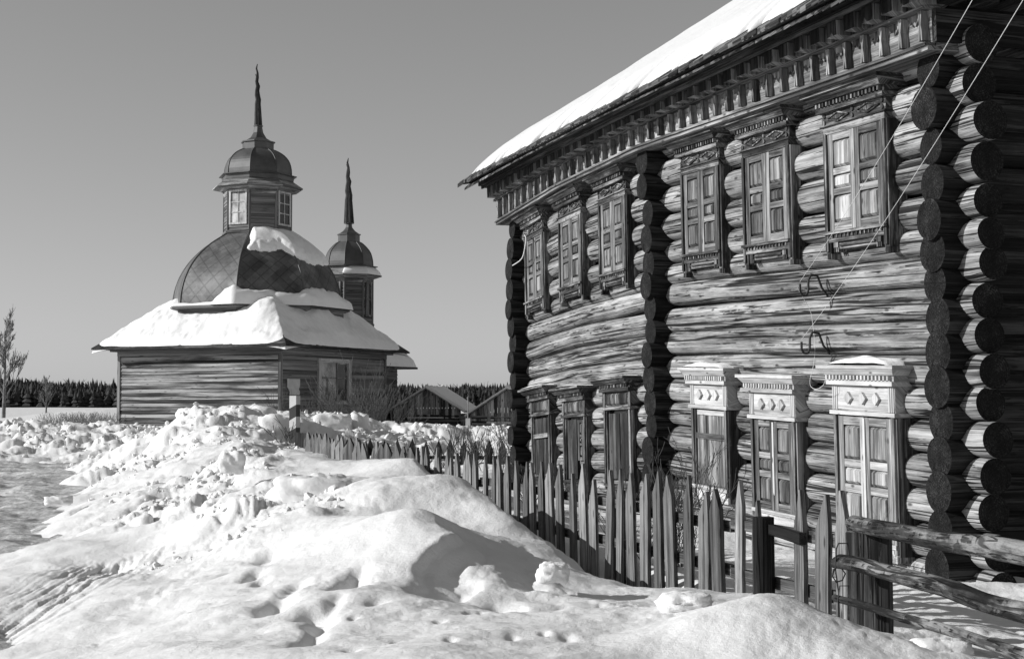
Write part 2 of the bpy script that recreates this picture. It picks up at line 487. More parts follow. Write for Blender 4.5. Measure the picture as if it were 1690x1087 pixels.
for X_, Y_, z_ in [(-9, 37, -1.2), (-6, 38, -1.2), (-3, 40, -1.3), (0, 44, -1.3), (3, 44, -1.3), (-14, 50, -1.1), (-22, 52, -1.1), (-4, 28, -1.2), (0, 27, -1.2), (2, 30, -1.2), (4, 24, -1.25)]:
    CP.append((X_, Y_, z_, .2))
# fence foot, yard, street
for Y, z in [(7.2, -1.2), (8.3, -1.24), (9.4, -1.26), (11.1, -1.28), (12.4, -1.2), (13.6, -1.1), (14.9, -.98), (16, -.84)]:
    cw(4.35, (Y - 1.366) / .949, z, .1)
for t in (5, 8, 11, 14, 17, 20):
    cw(5.5, t, -1.34, .15); cw(6.8, t, -1.36, .1)
for t in (2, 5, 8):
    cw(8.5, t, -1.3, .15); cw(12, t, -1.25, .15)
for t in (8, 12, 16, 20, 25): cw(10, t, -1.3, .05)
for t, o in ((7, -1.2), (10, -1.0), (14, -.5), (18, -.05), (22, .35), (26, .9), (31, 1.5), (36, 1.9)):
    cw(o, t, -1.57, 0); cw(-4, t, -1.6, 0); cw(-8, t, -1.6, 0)
for t in (0, 3): cw(-3, t, -1.55, 0)
cw(0, 3.5, -1.2); cw(2, 3.5, -1.15); cw(4, 3.5, -1.2); cw(1, 0, -1.4); cw(4, 0, -1.35)
CPA = np.array(CP)

def _co(X, Y):
    return X / np.maximum(Y, 2.0), np.log(np.maximum(Y, 2.0))
ca, cb_ = _co(CPA[:, 0], CPA[:, 1])
def _phi(r2): return r2 * np.log(r2 + 1e-9) * .5
n_ = len(CPA)
K = _phi((ca[:, None] - ca[None]) ** 2 + (cb_[:, None] - cb_[None]) ** 2) + np.eye(n_) * 2e-4
PM = np.stack([np.ones(n_), ca, cb_], 1)
A_ = np.block([[K, PM], [PM.T, np.zeros((3, 3))]])
WZ = np.linalg.solve(A_, np.concatenate([CPA[:, 2], np.zeros(3)]))

def sst(x, a, b):
    t = np.clip((x - a) / (b - a), 0, 1); return t * t * (3 - 2 * t)

DENTS = [(455, 985, 7.9, .09, .10), (525, 1020, 7.1, .07, .08), (515, 1000, 7.4, .07, .1), (580, 935, 8.4, .09, .08), (570, 950, 8.2, .07, .08), (430, 925, 9.1, .05, .05), (412, 908, 9.3, .05, .05),
         (620, 985, 7.6, .05, .04), (450, 872, 10.4, .13, .12), (440, 890, 10, .06, .05), (340, 985, 8.3, .06, .05), (500, 1060, 6.5, .05, .05), (425, 905, 9.4, .05, .05), (375, 905, 9.8, .07, .06), (190, 880, 12.1, .12, .12)]
def scarp(x, y, z, pts, slope, width, soft):
    """lee side of a drift: right of the crest the snow falls away steeply"""
    Q = [P(*p) for p in pts]
    best = np.full_like(x, 99.); side = np.zeros_like(x); cz = np.zeros_like(x); endd = np.zeros_like(x)
    wx = x + .14 * fbm(x * 2.4, y * 2.4, 4, 71); wy = y + .14 * fbm(x * 2.4 + 5, y * 2.4, 4, 72)
    for q0, q1 in zip(Q[:-1], Q[1:]):
        dx, dy = q1.x - q0.x, q1.y - q0.y; L = math.hypot(dx, dy)
        t0 = ((wx - q0.x) * dx + (wy - q0.y) * dy) / L / L
        t = np.clip(t0, 0, 1)
        ex = wx - (q0.x + t * dx); ey = wy - (q0.y + t * dy)
        d = np.hypot(ex, ey); sg = (ex * dy - ey * dx) / L
        m = d < best
        best = np.where(m, d, best); side = np.where(m, sg, side); cz = np.where(m, q0.z + (q1.z - q0.z) * t - EYE, cz)
    s_ = np.clip(side, 0, None)
    drop = slope * np.minimum(s_, width) + .0 * s_
    tgt = cz - drop
    wgt = np.exp(-np.clip(best - s_, 0, None) ** 2 / .02) * (side > 0) * (1 - sst(s_, width, width * 1.6))
    fade = 1 - sst(best, width * 1.2, width * 2.0)
    dd = (tgt - z); kk = soft
    return z - kk * np.log1p(np.exp(np.clip(-dd / kk, -30, 30))) * wgt * fade * sst(side, 0, .09)
def scarps(x, y, z):
    z = scarp(x, y, z, [(742, 781, 13.5), (762, 786, 12.9), (795, 810, 12.4), (832, 838, 11.8), (868, 866, 11.2), (900, 893, 10.7), (950, 932, 10.1), (1010, 958, 9.7)][::-1], .85, .75, .02)
    z = scarp(x, y, z, [(680, 754, 16.6), (698, 762, 15.6), (716, 784, 14.3)][::-1], .9, .6, .02)
    z = scarp(x, y, z, [(735, 846, 9.9), (738, 862, 9.5), (722, 885, 9.1), (695, 918, 8.75), (672, 942, 8.45)][::-1], .42, .26, .05)
    z = scarp(x, y, z, [(790, 878, 9.9), (800, 895, 9.3), (780, 915, 8.9)][::-1], .5, .3, .03)
    return z

FURROWS = [([(490, 948, 8.7), (455, 985, 7.9), (442, 1000, 7.6)], .055, .07), ([(592, 932, 8.7), (565, 958, 8.2)], .06, .09), ([(560, 975, 7.8), (535, 1000, 7.3), (520, 1040, 6.8), (515, 1062, 6.5)], .045, .05), ([(820, 980, 8.0), (860, 1000, 7.6), (930, 990, 7.8)], .08, .08)]
_rd = np.random.default_rng(5)
HOLES = [(_rd.uniform(560, 980), _rd.uniform(985, 1080)) for _ in range(16)]

def terrain(X, Y):
    shp = X.shape
    x = X.ravel(); y = Y.ravel()
    a, b = _co(x, y)
    z = np.zeros_like(x); ro = np.zeros_like(x); ws = np.zeros_like(x)
    z += WZ[n_] + WZ[n_ + 1] * a + WZ[n_ + 2] * b
    for i in range(n_):
        r2 = (a - ca[i]) ** 2 + (b - cb_[i]) ** 2
        z += WZ[i] * _phi(r2)
        w = 1 / (r2 + 2e-4) ** 1.5
        ro += w * CPA[i, 3]; ws += w
    ro /= ws
    z = np.clip(z, -1.75, -.05)
    z = scarps(x, y, z)
    far = -1.32 + .25 * fbm(x * .03, y * .03, 3, 3) + 1.15 * np.exp(-(((x + 24.5) / 7) ** 2 + ((y - 86) / 5) ** 2)) + .35 * np.exp(-(((x + 19) / 4) ** 2 + ((y - 62) / 5) ** 2))
    k = sst(y, 46, 56)
    k = np.maximum(k, sst(np.abs(a), .62, .9))
    k = np.maximum(k, 1 - sst(y, .5, 2.5))
    far = np.where(y < 45, -1.45, far)
    z = z * (1 - k) + far * k
    ro = ro * (1 - k) + .05 * k
    # clods and crumbs on the ploughed banks
    wx = x + .25 * fbm(x * 2, y * 2, 2, 40); wy = y + .25 * fbm(x * 2 + 9, y * 2, 2, 41)
    dsc = np.clip(y / 14, .8, 3.0)
    L1 = lumps(wx / .9, wy / .9, 1); L2 = lumps(wx / .38, wy / .38, 2); L3 = lumps(wx / .15, wy / .15, 3)
    gate = sst(fbm(x * .9, y * .9, 3, 77), -.35, .25)
    L4 = lumps(wx / .075, wy / .075, 4)
    nearf = 1 - sst(y, 14, 26)
    z += ro * (.27 * np.clip(y / 22, .35, 1.2) * (L1 - .35) + .17 * (L2 - .25) * gate + .085 * (L3 - .25) * gate + .035 * (L4 - .25) * nearf + .05 * fbm(x * 5, y * 5, 3, 11))
    # gentle wind relief elsewhere
    s_ = x * U[0] + y * U[1]; o_ = -(x * NN[0] + y * NN[1])
    z += (1 - k) * (.085 * fbm(x * .75, y * .75, 3, 21) + .028 * fbm(x * 2.0, y * 2.0, 4, 22))
    z += (1 - ro) * .012 * fbm(o_ * 1.1 + s_ * .3, s_ * 4.0 - o_ * 1.3, 4, 23) * (1 - k)
    z += .006 * fbm(x * 9, y * 9, 3, 25) * (1 - k)
    for (px, py, yy, r, d) in DENTS:
        p = P(px, py, yy)
        z -= d * np.exp(-(((x - p.x) ** 2 + ((y - p.y) * .55) ** 2) / (r * r)))
    for ch, r_, d_ in FURROWS:
        for q0, q1 in zip(ch[:-1], ch[1:]):
            for k_ in range(4):
                t_ = k_ / 4; p = P(*[q0[i] * (1 - t_) + q1[i] * t_ for i in range(3)])
                z -= d_ * .55 * np.exp(-(((x - p.x) ** 2 + ((y - p.y) * .6) ** 2) / (r_ * r_)))
    for i_, (px, py) in enumerate(HOLES):
        p = P(px, py, 1.06 * FPX / (py - 665)); r_ = .02 + .02 * ((i_ * 37) % 10) / 10
        z -= .022 * np.exp(-(((x - p.x) ** 2 + ((y - p.y) * .5) ** 2) / (r_ * r_)))
    # plough blade grooves on the left flank of the bank
    g0 = P(190, 872, 12.4); g1 = P(100, 920, 10.6); g2 = P(0, 972, 9.6); g3 = P(-80, 1000, 9.0)
    best = np.full_like(x, 9.0); sg = np.zeros_like(x)
    for q0, q1 in ((g0, g1), (g1, g2), (g2, g3)):
        dx, dy = q1.x - q0.x, q1.y - q0.y; L = math.hypot(dx, dy)
        t = np.clip(((x - q0.x) * dx + (y - q0.y) * dy) / L / L, 0, 1)
        ex = x - (q0.x + t * dx); ey = y - (q0.y + t * dy)
        d = np.hypot(ex, ey); s2 = np.sign(ex * dy - ey * dx)
        m = d < best; best = np.where(m, d, best); sg = np.where(m, s2, sg)
    w = np.exp(-(best / .36) ** 2)
    gn = .4 + .9 * np.clip(.5 + fbm(x * 2.5, y * 2.5, 3, 66), 0, 1)
    pb = sg * best + .03 * fbm(x * 1.2, y * 1.2, 2, 67)
    z += w * (-.075 + gn * (.008 * np.sin(pb * 47) + .009 * np.sin(pb * 97 + 1) + .005 * np.sin(pb * 171) + .006 * fbm(pb * 22, pb * 0 + 1, 3, 69)) + .015 * fbm(x * 7, y * 7, 3, 68))
    return (z + EYE).reshape(shp), ro.reshape(shp)

# one sheet of ground: rings around the camera, fine inside the view
fine = np.radians(np.arange(-21.5, 21.5001, .055))
cl = np.radians(np.concatenate([np.linspace(-180, -60, 24, endpoint=False), np.linspace(-60, -21.5, 60, endpoint=False)]))
cr_ = np.radians(np.concatenate([np.linspace(21.5, 60, 60)[1:], np.linspace(60, 180, 25)[1:]]))
th = np.concatenate([cl, fine, cr_])
rr = np.concatenate([np.linspace(.6, 4.5, 16, endpoint=False), np.exp(np.arange(math.log(4.5), math.log(60), .0042)), np.exp(np.linspace(math.log(60), math.log(2500), 70))])
TH, RR = np.meshgrid(th, rr)
GX = np.sin(TH) * RR; GY = np.cos(TH) * RR
Ysafe = GY
GZ, GR = terrain(GX, Ysafe)
nr, nt = GX.shape
def grid_mesh(name, X, Y, Z, mat, kind=None):
    nr, nt = X.shape
    V = np.stack([X, Y, Z], -1).reshape(-1, 3).astype(np.float32)
    i = np.arange(nr * nt).reshape(nr, nt)
    F = np.stack([i[:-1, :-1], i[:-1, 1:], i[1:, 1:], i[1:, :-1]], -1).reshape(-1, 4)
    F = F[:, ::-1]
    me = bpy.data.meshes.new(name)
    me.vertices.add(len(V)); me.vertices.foreach_set('co', V.ravel())
    me.loops.add(F.size); me.loops.foreach_set('vertex_index', F.ravel().astype(np.int32))
    me.polygons.add(len(F)); me.polygons.foreach_set('loop_start', np.arange(0, F.size, 4, dtype=np.int32))
    me.polygons.foreach_set('use_smooth', np.ones(len(F), dtype=bool))
    me.update(calc_edges=True); me.validate()
    me.materials.append(mat)
    o = bpy.data.objects.new(name, me); COL.objects.link(o)
    if kind: o['kind'] = kind
    return o
grid_mesh('snow_ground', GX, GY, GZ, M['ground'], 'structure')

# road: packed, rutted snow to the left
ro_ = np.arange(-14, 2.8, .09); rt_ = np.exp(np.arange(math.log(1.0), math.log(46), .006))
RO, RT = np.meshgrid(ro_, rt_)
RX = -NN[0] * RO + U[0] * RT; RY = -NN[1] * RO + U[1] * RT
RZ = EYE - 1.5 + .06 * fbm(RO * 2.2, RT * .35, 4, 51) + .05 * fbm(RO * 3.5, RT * 3.5, 4, 52) + .06 * lumps(RO * 1.6, RT * 1.6, 54) * (fbm(RO * .5, RT * .3, 3, 55) > .0) + .04 * fbm(RX * .4, RY * 1.3, 3, 53)
grid_mesh('road', RX, RY, RZ, M['road'], 'structure')

def ground_z(x, y):
    z, _ = terrain(np.array([[float(x)]]), np.array([[float(y)]]))
    return float(z[0, 0])

# ---------------------------------------------------------------- the log house
C0 = P(1580, 665, 11.8)
H0 = np.array([C0.x, C0.y])
_ds = np.linspace(-2, 13, 301)
_dv = np.interp(_ds, [-2, 0, 5.45, 8.2, 10.5, 13], [-.01, 0, .158, .088, -.07, -.22])
_dv = np.convolve(np.pad(_dv, 4, 'edge'), np.ones(9) / 9, 'valid')
def warpH(V, droop=True):
    s, q, z = V[:, 0], V[:, 1], V[:, 2]
    q2 = q + .018 * (z + 1.4)
    if droop:
        D = np.interp(s, _ds, _dv)
        g = np.where(z > 2.95, np.clip(1 - (z - 2.95) / .35, 0, 1), 1.0) * np.where(z > 2.6, 1.0, 1.0)
        z2 = z + D * g + (1 - g) * .03
    else: z2 = z
    X = H0[0] + s * U[0] + q2 * NN[0]; Y = H0[1] + s * U[1] + q2 * NN[1]
    return np.stack([X, Y, z2 + EYE], 1)
hb = warpH(np.array([[5.4, -4., -1.5]]), False)[0]
house = empty('log_house', hb)
tag(house, 'two-storey weathered log house with shuttered windows, carved cornice and snow-covered roof', 'house')

FAR = 10.42
SC_ = -.18     # axis of the near corner
PART = 5.42
rowsB = [2.83, 2.52, 2.20, 1.89, 1.59, 1.33, 1.09, .81, .54, .26, -.01, -.28, -.565, -.86, -1.15, -1.43]
rowsA = [2.66, 2.35, 2.045, 1.745, 1.455, 1.205, .95, .67, .40, .127, -.15, -.42, -.70, -1.0, -1.3]
def log_along_s(mb, z, r, s0, s1, q=0.0, r_noise=.022):
    n = max(4, int((s1 - s0) / .13)); w1, w2 = random.random() * 6, random.random() * 6
    pts = []; rd = []
    for i in range(n + 1):
        s = s0 + (s1 - s0) * i / n
        pts.append((s, q + .012 * math.sin(s * 1.1 + w1), z + .010 * math.sin(s * .9 + w2)))
        rd.append(r * (.985 + .015 * math.sin(s * 2.3 + w1)) * (1.05 if s < SC_ - .12 else 1) * (.97 if i in (0, n) else 1))
    mb.tube(pts, rd, 26, 0, True, 1, True, r_noise, 2.7 if .2 < z < 1.2 else 2.12)
def log_along_q(mb, z, r, s, q0, q1, mi=0):
    n = max(3, int(abs(q1 - q0) / .12))
    if n > 24: n = 24
    pts = []; rd = []
    ws = random.uniform(-.012, .012)
    for i in range(n + 1):
        q = q0 + (q1 - q0) * i / n
        pts.append((s + ws, q, z)); rd.append(r * (.985 if i in (0, n) else 1))
    mb.tube(pts, rd, 22, mi, True, 1, True, .03)

rB = [.15, .152, .183, .166, .176, .158, .15, .158, .16, .155, .157, .152, .162, .160, .163, .157]
mb = MB()
for i_, (z, r) in enumerate(zip(rowsB, rB)):
    gu = rowsB[i_ - 1] - z if i_ else .3
    gd = z - rowsB[i_ + 1] if i_ < len(rowsB) - 1 else .28
    r = .5 * (min(gu, gd) * .7 + .3 * max(gu, gd)) * (1.035 if .2 < z < 1.2 else 1.0)
    e0 = SC_ - random.uniform(.28, .38)
    log_along_s(mb, z, r, e0, FAR + random.uniform(.22, .34))
wall_front = mb.build('front_log_wall', [M['log'], M['end']], house, warpH)
mb = MB(); mb.box((SC_, -.12, -1.6), (FAR, -.05, 2.95), 0, 0, 30); mb.build('dark_seam_backing', M['log_dark'], house, warpH)  # dark sheet behind the logs, paints the shade in the seams
mb = MB()
for z in rowsA:
    log_along_q(mb, z, random.uniform(.148, .178), SC_, random.uniform(.26, .34), -8.4)
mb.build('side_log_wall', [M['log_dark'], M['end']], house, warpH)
mb = MB()
for z in rowsA:
    log_along_q(mb, z, random.uniform(.145, .172), PART, random.uniform(.27, .36), -.35)
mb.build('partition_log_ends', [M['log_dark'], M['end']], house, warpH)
mb = MB()
for z in rowsA:
    log_along_q(mb, z, random.uniform(.145, .172), FAR, random.uniform(.28, .38), -8.4)
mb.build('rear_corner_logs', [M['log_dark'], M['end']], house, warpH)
# back wall
mb = MB(); mb.box((-.1, -8.3, -1.5), (FAR + .1, -8.1, 2.95), 0); mb.build('back_log_wall', M['log_dark'], house, warpH)

# cornice: ledge, frieze, brackets, blocks, soffit
NS = 60
S0, S1 = -.40, FAR + .32
def strip(mb, q0, q1, z0, z1, s0=S0, s1=S1, mi=0, nseg=NS): mb.box((s0, q0, z0), (s1, q1, z1), 0, mi, nseg)
mb = MB()
strip(mb, .02, .43, 2.765, 2.80); strip(mb, .36, .455, 2.80, 2.825)
strip(mb, .02, .35, 2.80, 3.00)
cor = mb.build('cornice_ledge', M['pale'] if False else M['cornice'], house, warpH)
mb = MB(); strip(mb, .352, .385, 2.826, 3.075); strip(mb, .352, .375, 3.101, 3.226, mi=2)  # upper strip pale: sunlit gaps between the blocks put into its colour
mb.box((S0 - .02, .385, 2.826), (S0 - .055, -8, 3.075), 1, 1, 3)  # side return, its shade put in by the dark wood
fr = mb.build('frieze_board', [M['frieze'], M['log_dark'], M['pale']], house, warpH)
# carved pendants on the frieze + hanging points
mb = MB(); k = 0; s = S0 + .06
while s < S1 - .05:
    w = .027
    mb.prism([(s - w, 3.07), (s + w, 3.07), (s + w * .35, 2.97), (s + w * .8, 2.92), (s + w * 1.0, 2.845), (s + w * .35, 2.845), (s, 2.915), (s - w * .35, 2.845), (s - w * 1.0, 2.845), (s - w * .8, 2.92), (s - w * .35, 2.97)], .386, .455)
    # scallops between
    m_ = s + .14
    mb.prism([(s + w + .004, 3.074), (m_ + .14 - w - .004, 3.074), (m_ + .07, 3.02), (m_ + .045, 3.035), (m_, 2.99), (m_ - .045, 3.035), (m_ - .07, 3.02)], .386, .402)
    s += .28
mb.build('carved_pendants', M['frieze'], house, warpH)
mb = MB(); s = S0 + .02
strip(mb, .30, .47, 3.077, 3.10)
mb.m = [0] * len(mb.m)
while s < S1 - .05:
    mb.prism([(s - .085, 3.10), (s - .075, 3.225), (s + .085, 3.225), (s + .075, 3.10)], .30, .60); mb.m[-5] = 1; mb.m[-6] = 1  # end faces of the blocks are near black
    s += .28
for kk in range(28):
    q = .3 - kk * .29
    mb.box((S0 - .05, q - .08, 3.1), (S0 - .24, q + .08, 3.225), 0, 1)
mb.build('cornice_blocks', [M['frieze'], M['black_wood']], house, warpH)
mb = MB()
strip(mb, .25, .63, 3.227, 3.25)
strip(mb, .63, .655, 3.215, 3.30); strip(mb, .657, .70, 3.245, 3.33)
# sloping soffit boards
mb.hexa([(S0 - .3, .62, 3.302), (S0 - .3, .92, 3.262), (S0 - .3, .92, 3.285), (S0 - .3, .62, 3.33),
         (S1 + .05, .62, 3.302), (S1 + .05, .92, 3.262), (S1 + .05, .92, 3.285), (S1 + .05, .62, 3.33)], nseg=NS)
mb.box((S0 - .26, .3, 3.227), (S0 - .30, -8, 3.36), 1)
mb.box((S0 - .05, .3, 3.227), (S0 - .26, -8, 3.24), 1)
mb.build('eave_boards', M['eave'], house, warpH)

# roof
SL = math.tan(math.radians(33)); RQ = .90; RZ0 = 3.29; RIDGE = -3.9
R0, R1 = -.95, FAR + .45
mb = MB()
s = R0
while s < R1:
    w = random.uniform(.09, .13); e = random.uniform(-.02, .05); t0 = .045
    s1 = min(s + w, R1)
    q0 = RQ + e; z0 = RZ0 - e * SL + random.uniform(-.008, .008)
    qt = q0 + .07; zt = z0 - .07 * SL
    zr = RZ0 + (RQ - RIDGE) * SL
    sm = (s + s1) / 2
    g = .006
    v = [(s + g, q0, z0), (s1 - g, q0, z0), (sm, qt, zt), (s + g, RIDGE, zr), (s1 - g, RIDGE, zr),
         (s + g, q0, z0 + t0), (s1 - g, q0, z0 + t0), (sm, qt, zt + t0), (s + g, RIDGE, zr + t0), (s1 - g, RIDGE, zr + t0)]
    f = [[0, 2, 1, 4, 3], [5, 8, 9, 6, 7], [0, 5, 7, 2], [2, 7, 6, 1], [1, 6, 9, 4], [3, 8, 5, 0]]
    ro = random.random() * 30
    mb.add(v, f, [[(v[i][1] + ro, v[i][0] + v[i][2]) for i in q] for q in f])
    s = s1
# second layer of boards under the first, offset, with its own teeth
s = R0 + .06
while s < R1 - .06:
    s1 = s + .13; q0 = RQ - .045; z0 = RZ0 - .035
    sm = (s + s1) / 2
    v = [(s + .006, .5, z0 + .35 * SL), (s1 - .006, .5, z0 + .35 * SL), (s1 - .006, q0, z0), (sm, q0 + .06, z0 - .04), (s + .006, q0, z0)]
    v2 = [(a, b, c - .025) for a, b, c in v]
    f = [[0, 1, 2, 3, 4], [9, 8, 7, 6, 5], [4, 3, 8, 9], [3, 2, 7, 8], [2, 1, 6, 7], [0, 4, 9, 5]]
    vv = v + v2; ro = random.random() * 30
    mb.add(vv, f, [[(vv[i][1] + ro, vv[i][0] + vv[i][2]) for i in q] for q in f])
    s = s1
# back slope
zr = RZ0 + (RQ - RIDGE) * SL
mb.hexa([(R0, RIDGE, zr), (R0, -8.9, zr - 5 * SL), (R0, -8.9, zr - 5 * SL + .04), (R0, RIDGE, zr + .04),
         (R1, RIDGE, zr), (R1, -8.9, zr - 5 * SL), (R1, -8.9, zr - 5 * SL + .04), (R1, RIDGE, zr + .04)])
roof = mb.build('roof', M['cornice'], house, warpH)
# gable
mb = MB()
for sg in (SC_,):
    mb.add([(sg, .3, 3.0), (sg, -8.3, 3.0), (sg, RIDGE, zr - .05)], [[0, 1, 2]], [[(0, 0), (8, 0), (4, 4)]])
    mb.add([(sg + .06, .3, 3.0), (sg + .06, -8.3, 3.0), (sg + .06, RIDGE, zr - .05)], [[2, 1, 0]], [[(0, 0), (8, 0), (4, 4)]])
mb.build('gable', M['log_dark'], house, warpH)
# snow on the roof
ns, nq = 900, 90
ss = np.linspace(R0 + .02, R1 - .02, ns); tt = np.linspace(0, 1, nq) ** 1.6
Sg, Tg = np.meshgrid(ss, tt)
edge = .80 + .08 * fbm(Sg[0] * 1.2, Sg[0] * 0, 4, 61) - .34 * np.clip(vnoise(Sg[0] * 9, Sg[0] * 0 + 2, 62) + .12, 0, 1) ** 1.0
Qg = edge[None] * (1 - Tg) + RIDGE * Tg
d = edge[None] - Qg
thk = .16 * np.sqrt(np.clip(d / .5, 0, 1)) * (1 + .2 * fbm(Sg * .7, Qg * .7, 3, 63)) + .02 * fbm(Sg * 5, Qg * 1.3, 3, 64) * np.clip(d / .2, 0, 1)
endf = np.sqrt(np.clip((R1 - .02 - Sg) / .12, 0, 1)) * np.sqrt(np.clip((Sg - R0 - .02) / .12, 0, 1))
Zg = RZ0 + .028 + (RQ - Qg) * SL + .004 + thk * endf
Vs = np.stack([Sg, Qg, Zg], -1).reshape(-1, 3)
mb = MB()
i = np.arange(ns * nq).reshape(nq, ns)
F = np.stack([i[:-1, :-1], i[:-1, 1:], i[1:, 1:], i[1:, :-1]], -1).reshape(-1, 4)
mb.v = Vs.tolist(); mb.f = F.tolist(); mb.uv = [[(0, 0)] * 4] * len(F); mb.m = [0] * len(F); mb.sm = [True] * len(F)
mb.build('roof_snow', M['roofsnow'], house, warpH)

# windows ----------------------------------------------------------------
def leaf(mb, s0, s1, z0, z1, q, kind='panel'):
    t = .026
    mb.box((s0, q - .03, z0), (s1, q, z1), 2, 1)  # darkened base plate paints the shade in the panel grooves
    st = .068
    mb.box((s0, q + .001, z0), (s0 + st, q + t, z1), 2); mb.box((s1 - st, q + .001, z0), (s1, q + t, z1), 2)
    H = z1 - z0
    cuts = [(0, .085), (.365, .43), (.575, .64), (.93, 1.0)]
    for a, b in cuts:
        mb.box((s0 + st + .001, q + .001, z0 + a * H), (s1 - st - .001, q + t - .002, z0 + b * H), 0)
    for a, b in ((.085, .365), (.43, .575), (.64, .93)):
        mb.frust((s0 + st + .008, z0 + a * H + .009), (s1 - st - .008, z0 + b * H - .009), q + .001, q + .027, .020)
def planks(mb, s0, s1, z0, z1, q, n=4):
    e = [s0 + (s1 - s0) * k / n + (random.uniform(-.02, .02) if 0 < k < n else 0) for k in range(n + 1)]
    for k in range(n):
        mb.box((e[k] + .003, q - .03 + random.uniform(-.004, .004), z0 + random.uniform(0, .01)), (e[k + 1] - .003, q + random.uniform(-.006, .006), z1), 2)

def window(s0, zt, zb, W, style, label=None):
    pal = style in ('pale_two', 'pale_plank')
    fm = M['pale'] if style == 'pale_two' or style == 'pale_plank' else M['carved']
    h = W / 2
    Q = .20 if not pal else .22
    up = style == 'upper'
    # casing
    cw_ = .085
    head_h = .36 if up else (.44 if pal else .40)
    zc = zt - head_h
    mb = MB(); mb.box((s0 - h + .012, .03, zb + .11), (s0 + h - .012, .075, zc), 2)
    win = mb.build('window', M['glass'], house, warpH)
    if label: win['label'] = label
    for sgn in (-1, 1):
        mb = MB()
        mb.box((s0 + sgn * h, .02, zb), (s0 + sgn * (h - cw_), Q, zc), 2)
        mb.box((s0 + sgn * (h - .02), Q + .001, zb + .02), (s0 + sgn * (h - cw_ + .02), Q + .02, zc - .002), 2)
        mb.box((s0 + sgn * (h - cw_ - .001), .02, zb + .1), (s0 + sgn * (h - cw_ - .03), Q - .03, zc), 2)
        for kf in range(4):   # fingers cut in the casing foot
            a = s0 + sgn * (h - .008 - kf * .021)
            mb.box((a, .08, zb - .05), (a - sgn * .012, Q - .002, zb - .001), 2)
        mb.build('casing', fm if not pal else M['shutter'], win, warpH)
    # head
    mb = MB()
    a = h + .02
    mb.box((s0 - h - .12, .02, zt - .03), (s0 + h + .12, Q + (.11 if pal else .17), zt), 0)
    mb.hexa([(s0 - h - .10, .02, zt - .031), (s0 - h - .10, Q + (.10 if pal else .15), zt - .031), (s0 - h - .05, Q + (.06 if pal else .10), zt - .085), (s0 - h - .05, .02, zt - .085),
             (s0 + h + .10, .02, zt - .031), (s0 + h + .10, Q + (.10 if pal else .15), zt - .031), (s0 + h + .05, Q + (.06 if pal else .10), zt - .085), (s0 + h + .05, .02, zt - .085)])
    mb.box((s0 - a - .02, .02, zt - .086), (s0 + a + .02, Q + .045, zt - .135), 0)
    nd = 18
    for kd in range(nd):
        c = s0 - a + (kd + .5) * 2 * a / nd
        mb.box((c - .014, Q + .0455, zt - .088), (c + .010, Q + .080, zt - .128), 2)
    mb.box((s0 - a - .01, .02, zt - .136), (s0 + a + .01, Q + .06, zt - .175), 0)
    f0 = zt - .176; f1 = zc + (.075 if up else .04)
    mb.box((s0 - h, .02, f0), (s0 + h, Q + .008, f1), 0)
    hd = mb.build('head', fm, win, warpH)
    # carving on the frieze of the head
    mb = MB(); fz = (f0 + f1) / 2; fh = (f0 - f1) / 2 - .012
    q = Q + .0085
    if up:
        for c in (-.47, .47):
            cx = s0 + c * h * 1.0
            L = h * .36
            for (ax, az, bx, bz) in ((-L, 0, 0, fh), (0, fh, L, 0), (L, 0, 0, -fh), (0, -fh, -L, 0)):
                dx, dz = bx - ax, bz - az; l = math.hypot(dx, dz); nx, nz = -dz / l * .006, dx / l * .006
                mb.prism([(cx + ax + nx, fz + az + nz), (cx + bx + nx, fz + bz + nz), (cx + bx - nx, fz + bz - nz), (cx + ax - nx, fz + az - nz)], q, q + .014)
            mb.prism([(cx - L * .55, fz), (cx, fz + fh * .5), (cx + L * .55, fz), (cx, fz - fh * .5)], q, q + .012)
        for c in (-.93, 0, .93):
            cx = s0 + c * h * .98
            for dz in (-.03, .03):
                pp = [(cx + .02 * math.cos(k * math.pi / 4), fz + dz + .022 * math.sin(k * math.pi / 4)) for k in range(8)]
                mb.prism(pp, q, q + .012)
    elif pal:
        mb.box((s0 - h + .002, q, f1 + .012), (s0 + h - .002, q + .004, f0 - .006), 0)
        for c in (-.46, -.04, .42):
            cx = s0 + c * h
            mb.prism([(cx - .062, fz), (cx, fz + .055), (cx + .062, fz), (cx, fz - .055)], q, q + .030)
        for c in (-1, 1):
            for kk in range(3):
                x0 = s0 + c * (h - .01 - kk * .03)
                mb.box((x0, q, f0 - .005), (x0 - c * .02, q + .012, f1 + .005), 2)
    else:
        mb.frust((s0 - h * .75, f1 + .02), (s0 + h * .75, f0 - .02), q, q + .02, .02)
        for c in (-1, 1):
            mb.box((s0 + c * h, q, f0), (s0 + c * (h - .07), q + .012, f1), 2)
    mb.build('carving', fm, win, warpH)
    # lintel / ledge
    mb = MB()
    if up:
        mb.box((s0 - h - .015, .02, f1 + .001 - .004), (s0 + h + .015, Q + .03, f1 - .018), 0)
        mb.box((s0 - h + .02, .05, f1 - .019), (s0 + h - .02, Q + .012, zc - .01), 0)
    else:
        mb.box((s0 - h - .02, .02, f1 - .002), (s0 + h + .02, Q + .035, zc + .003), 0)
    mb.build('lintel', fm, win, warpH)
    # shutters
    z1 = zc - .012; z0 = zb + (.20 if up else .10)
    i0, i1 = s0 - h + cw_ + .004, s0 + h - cw_ - .004
    qs = Q - .022
    sm = M['shutter']
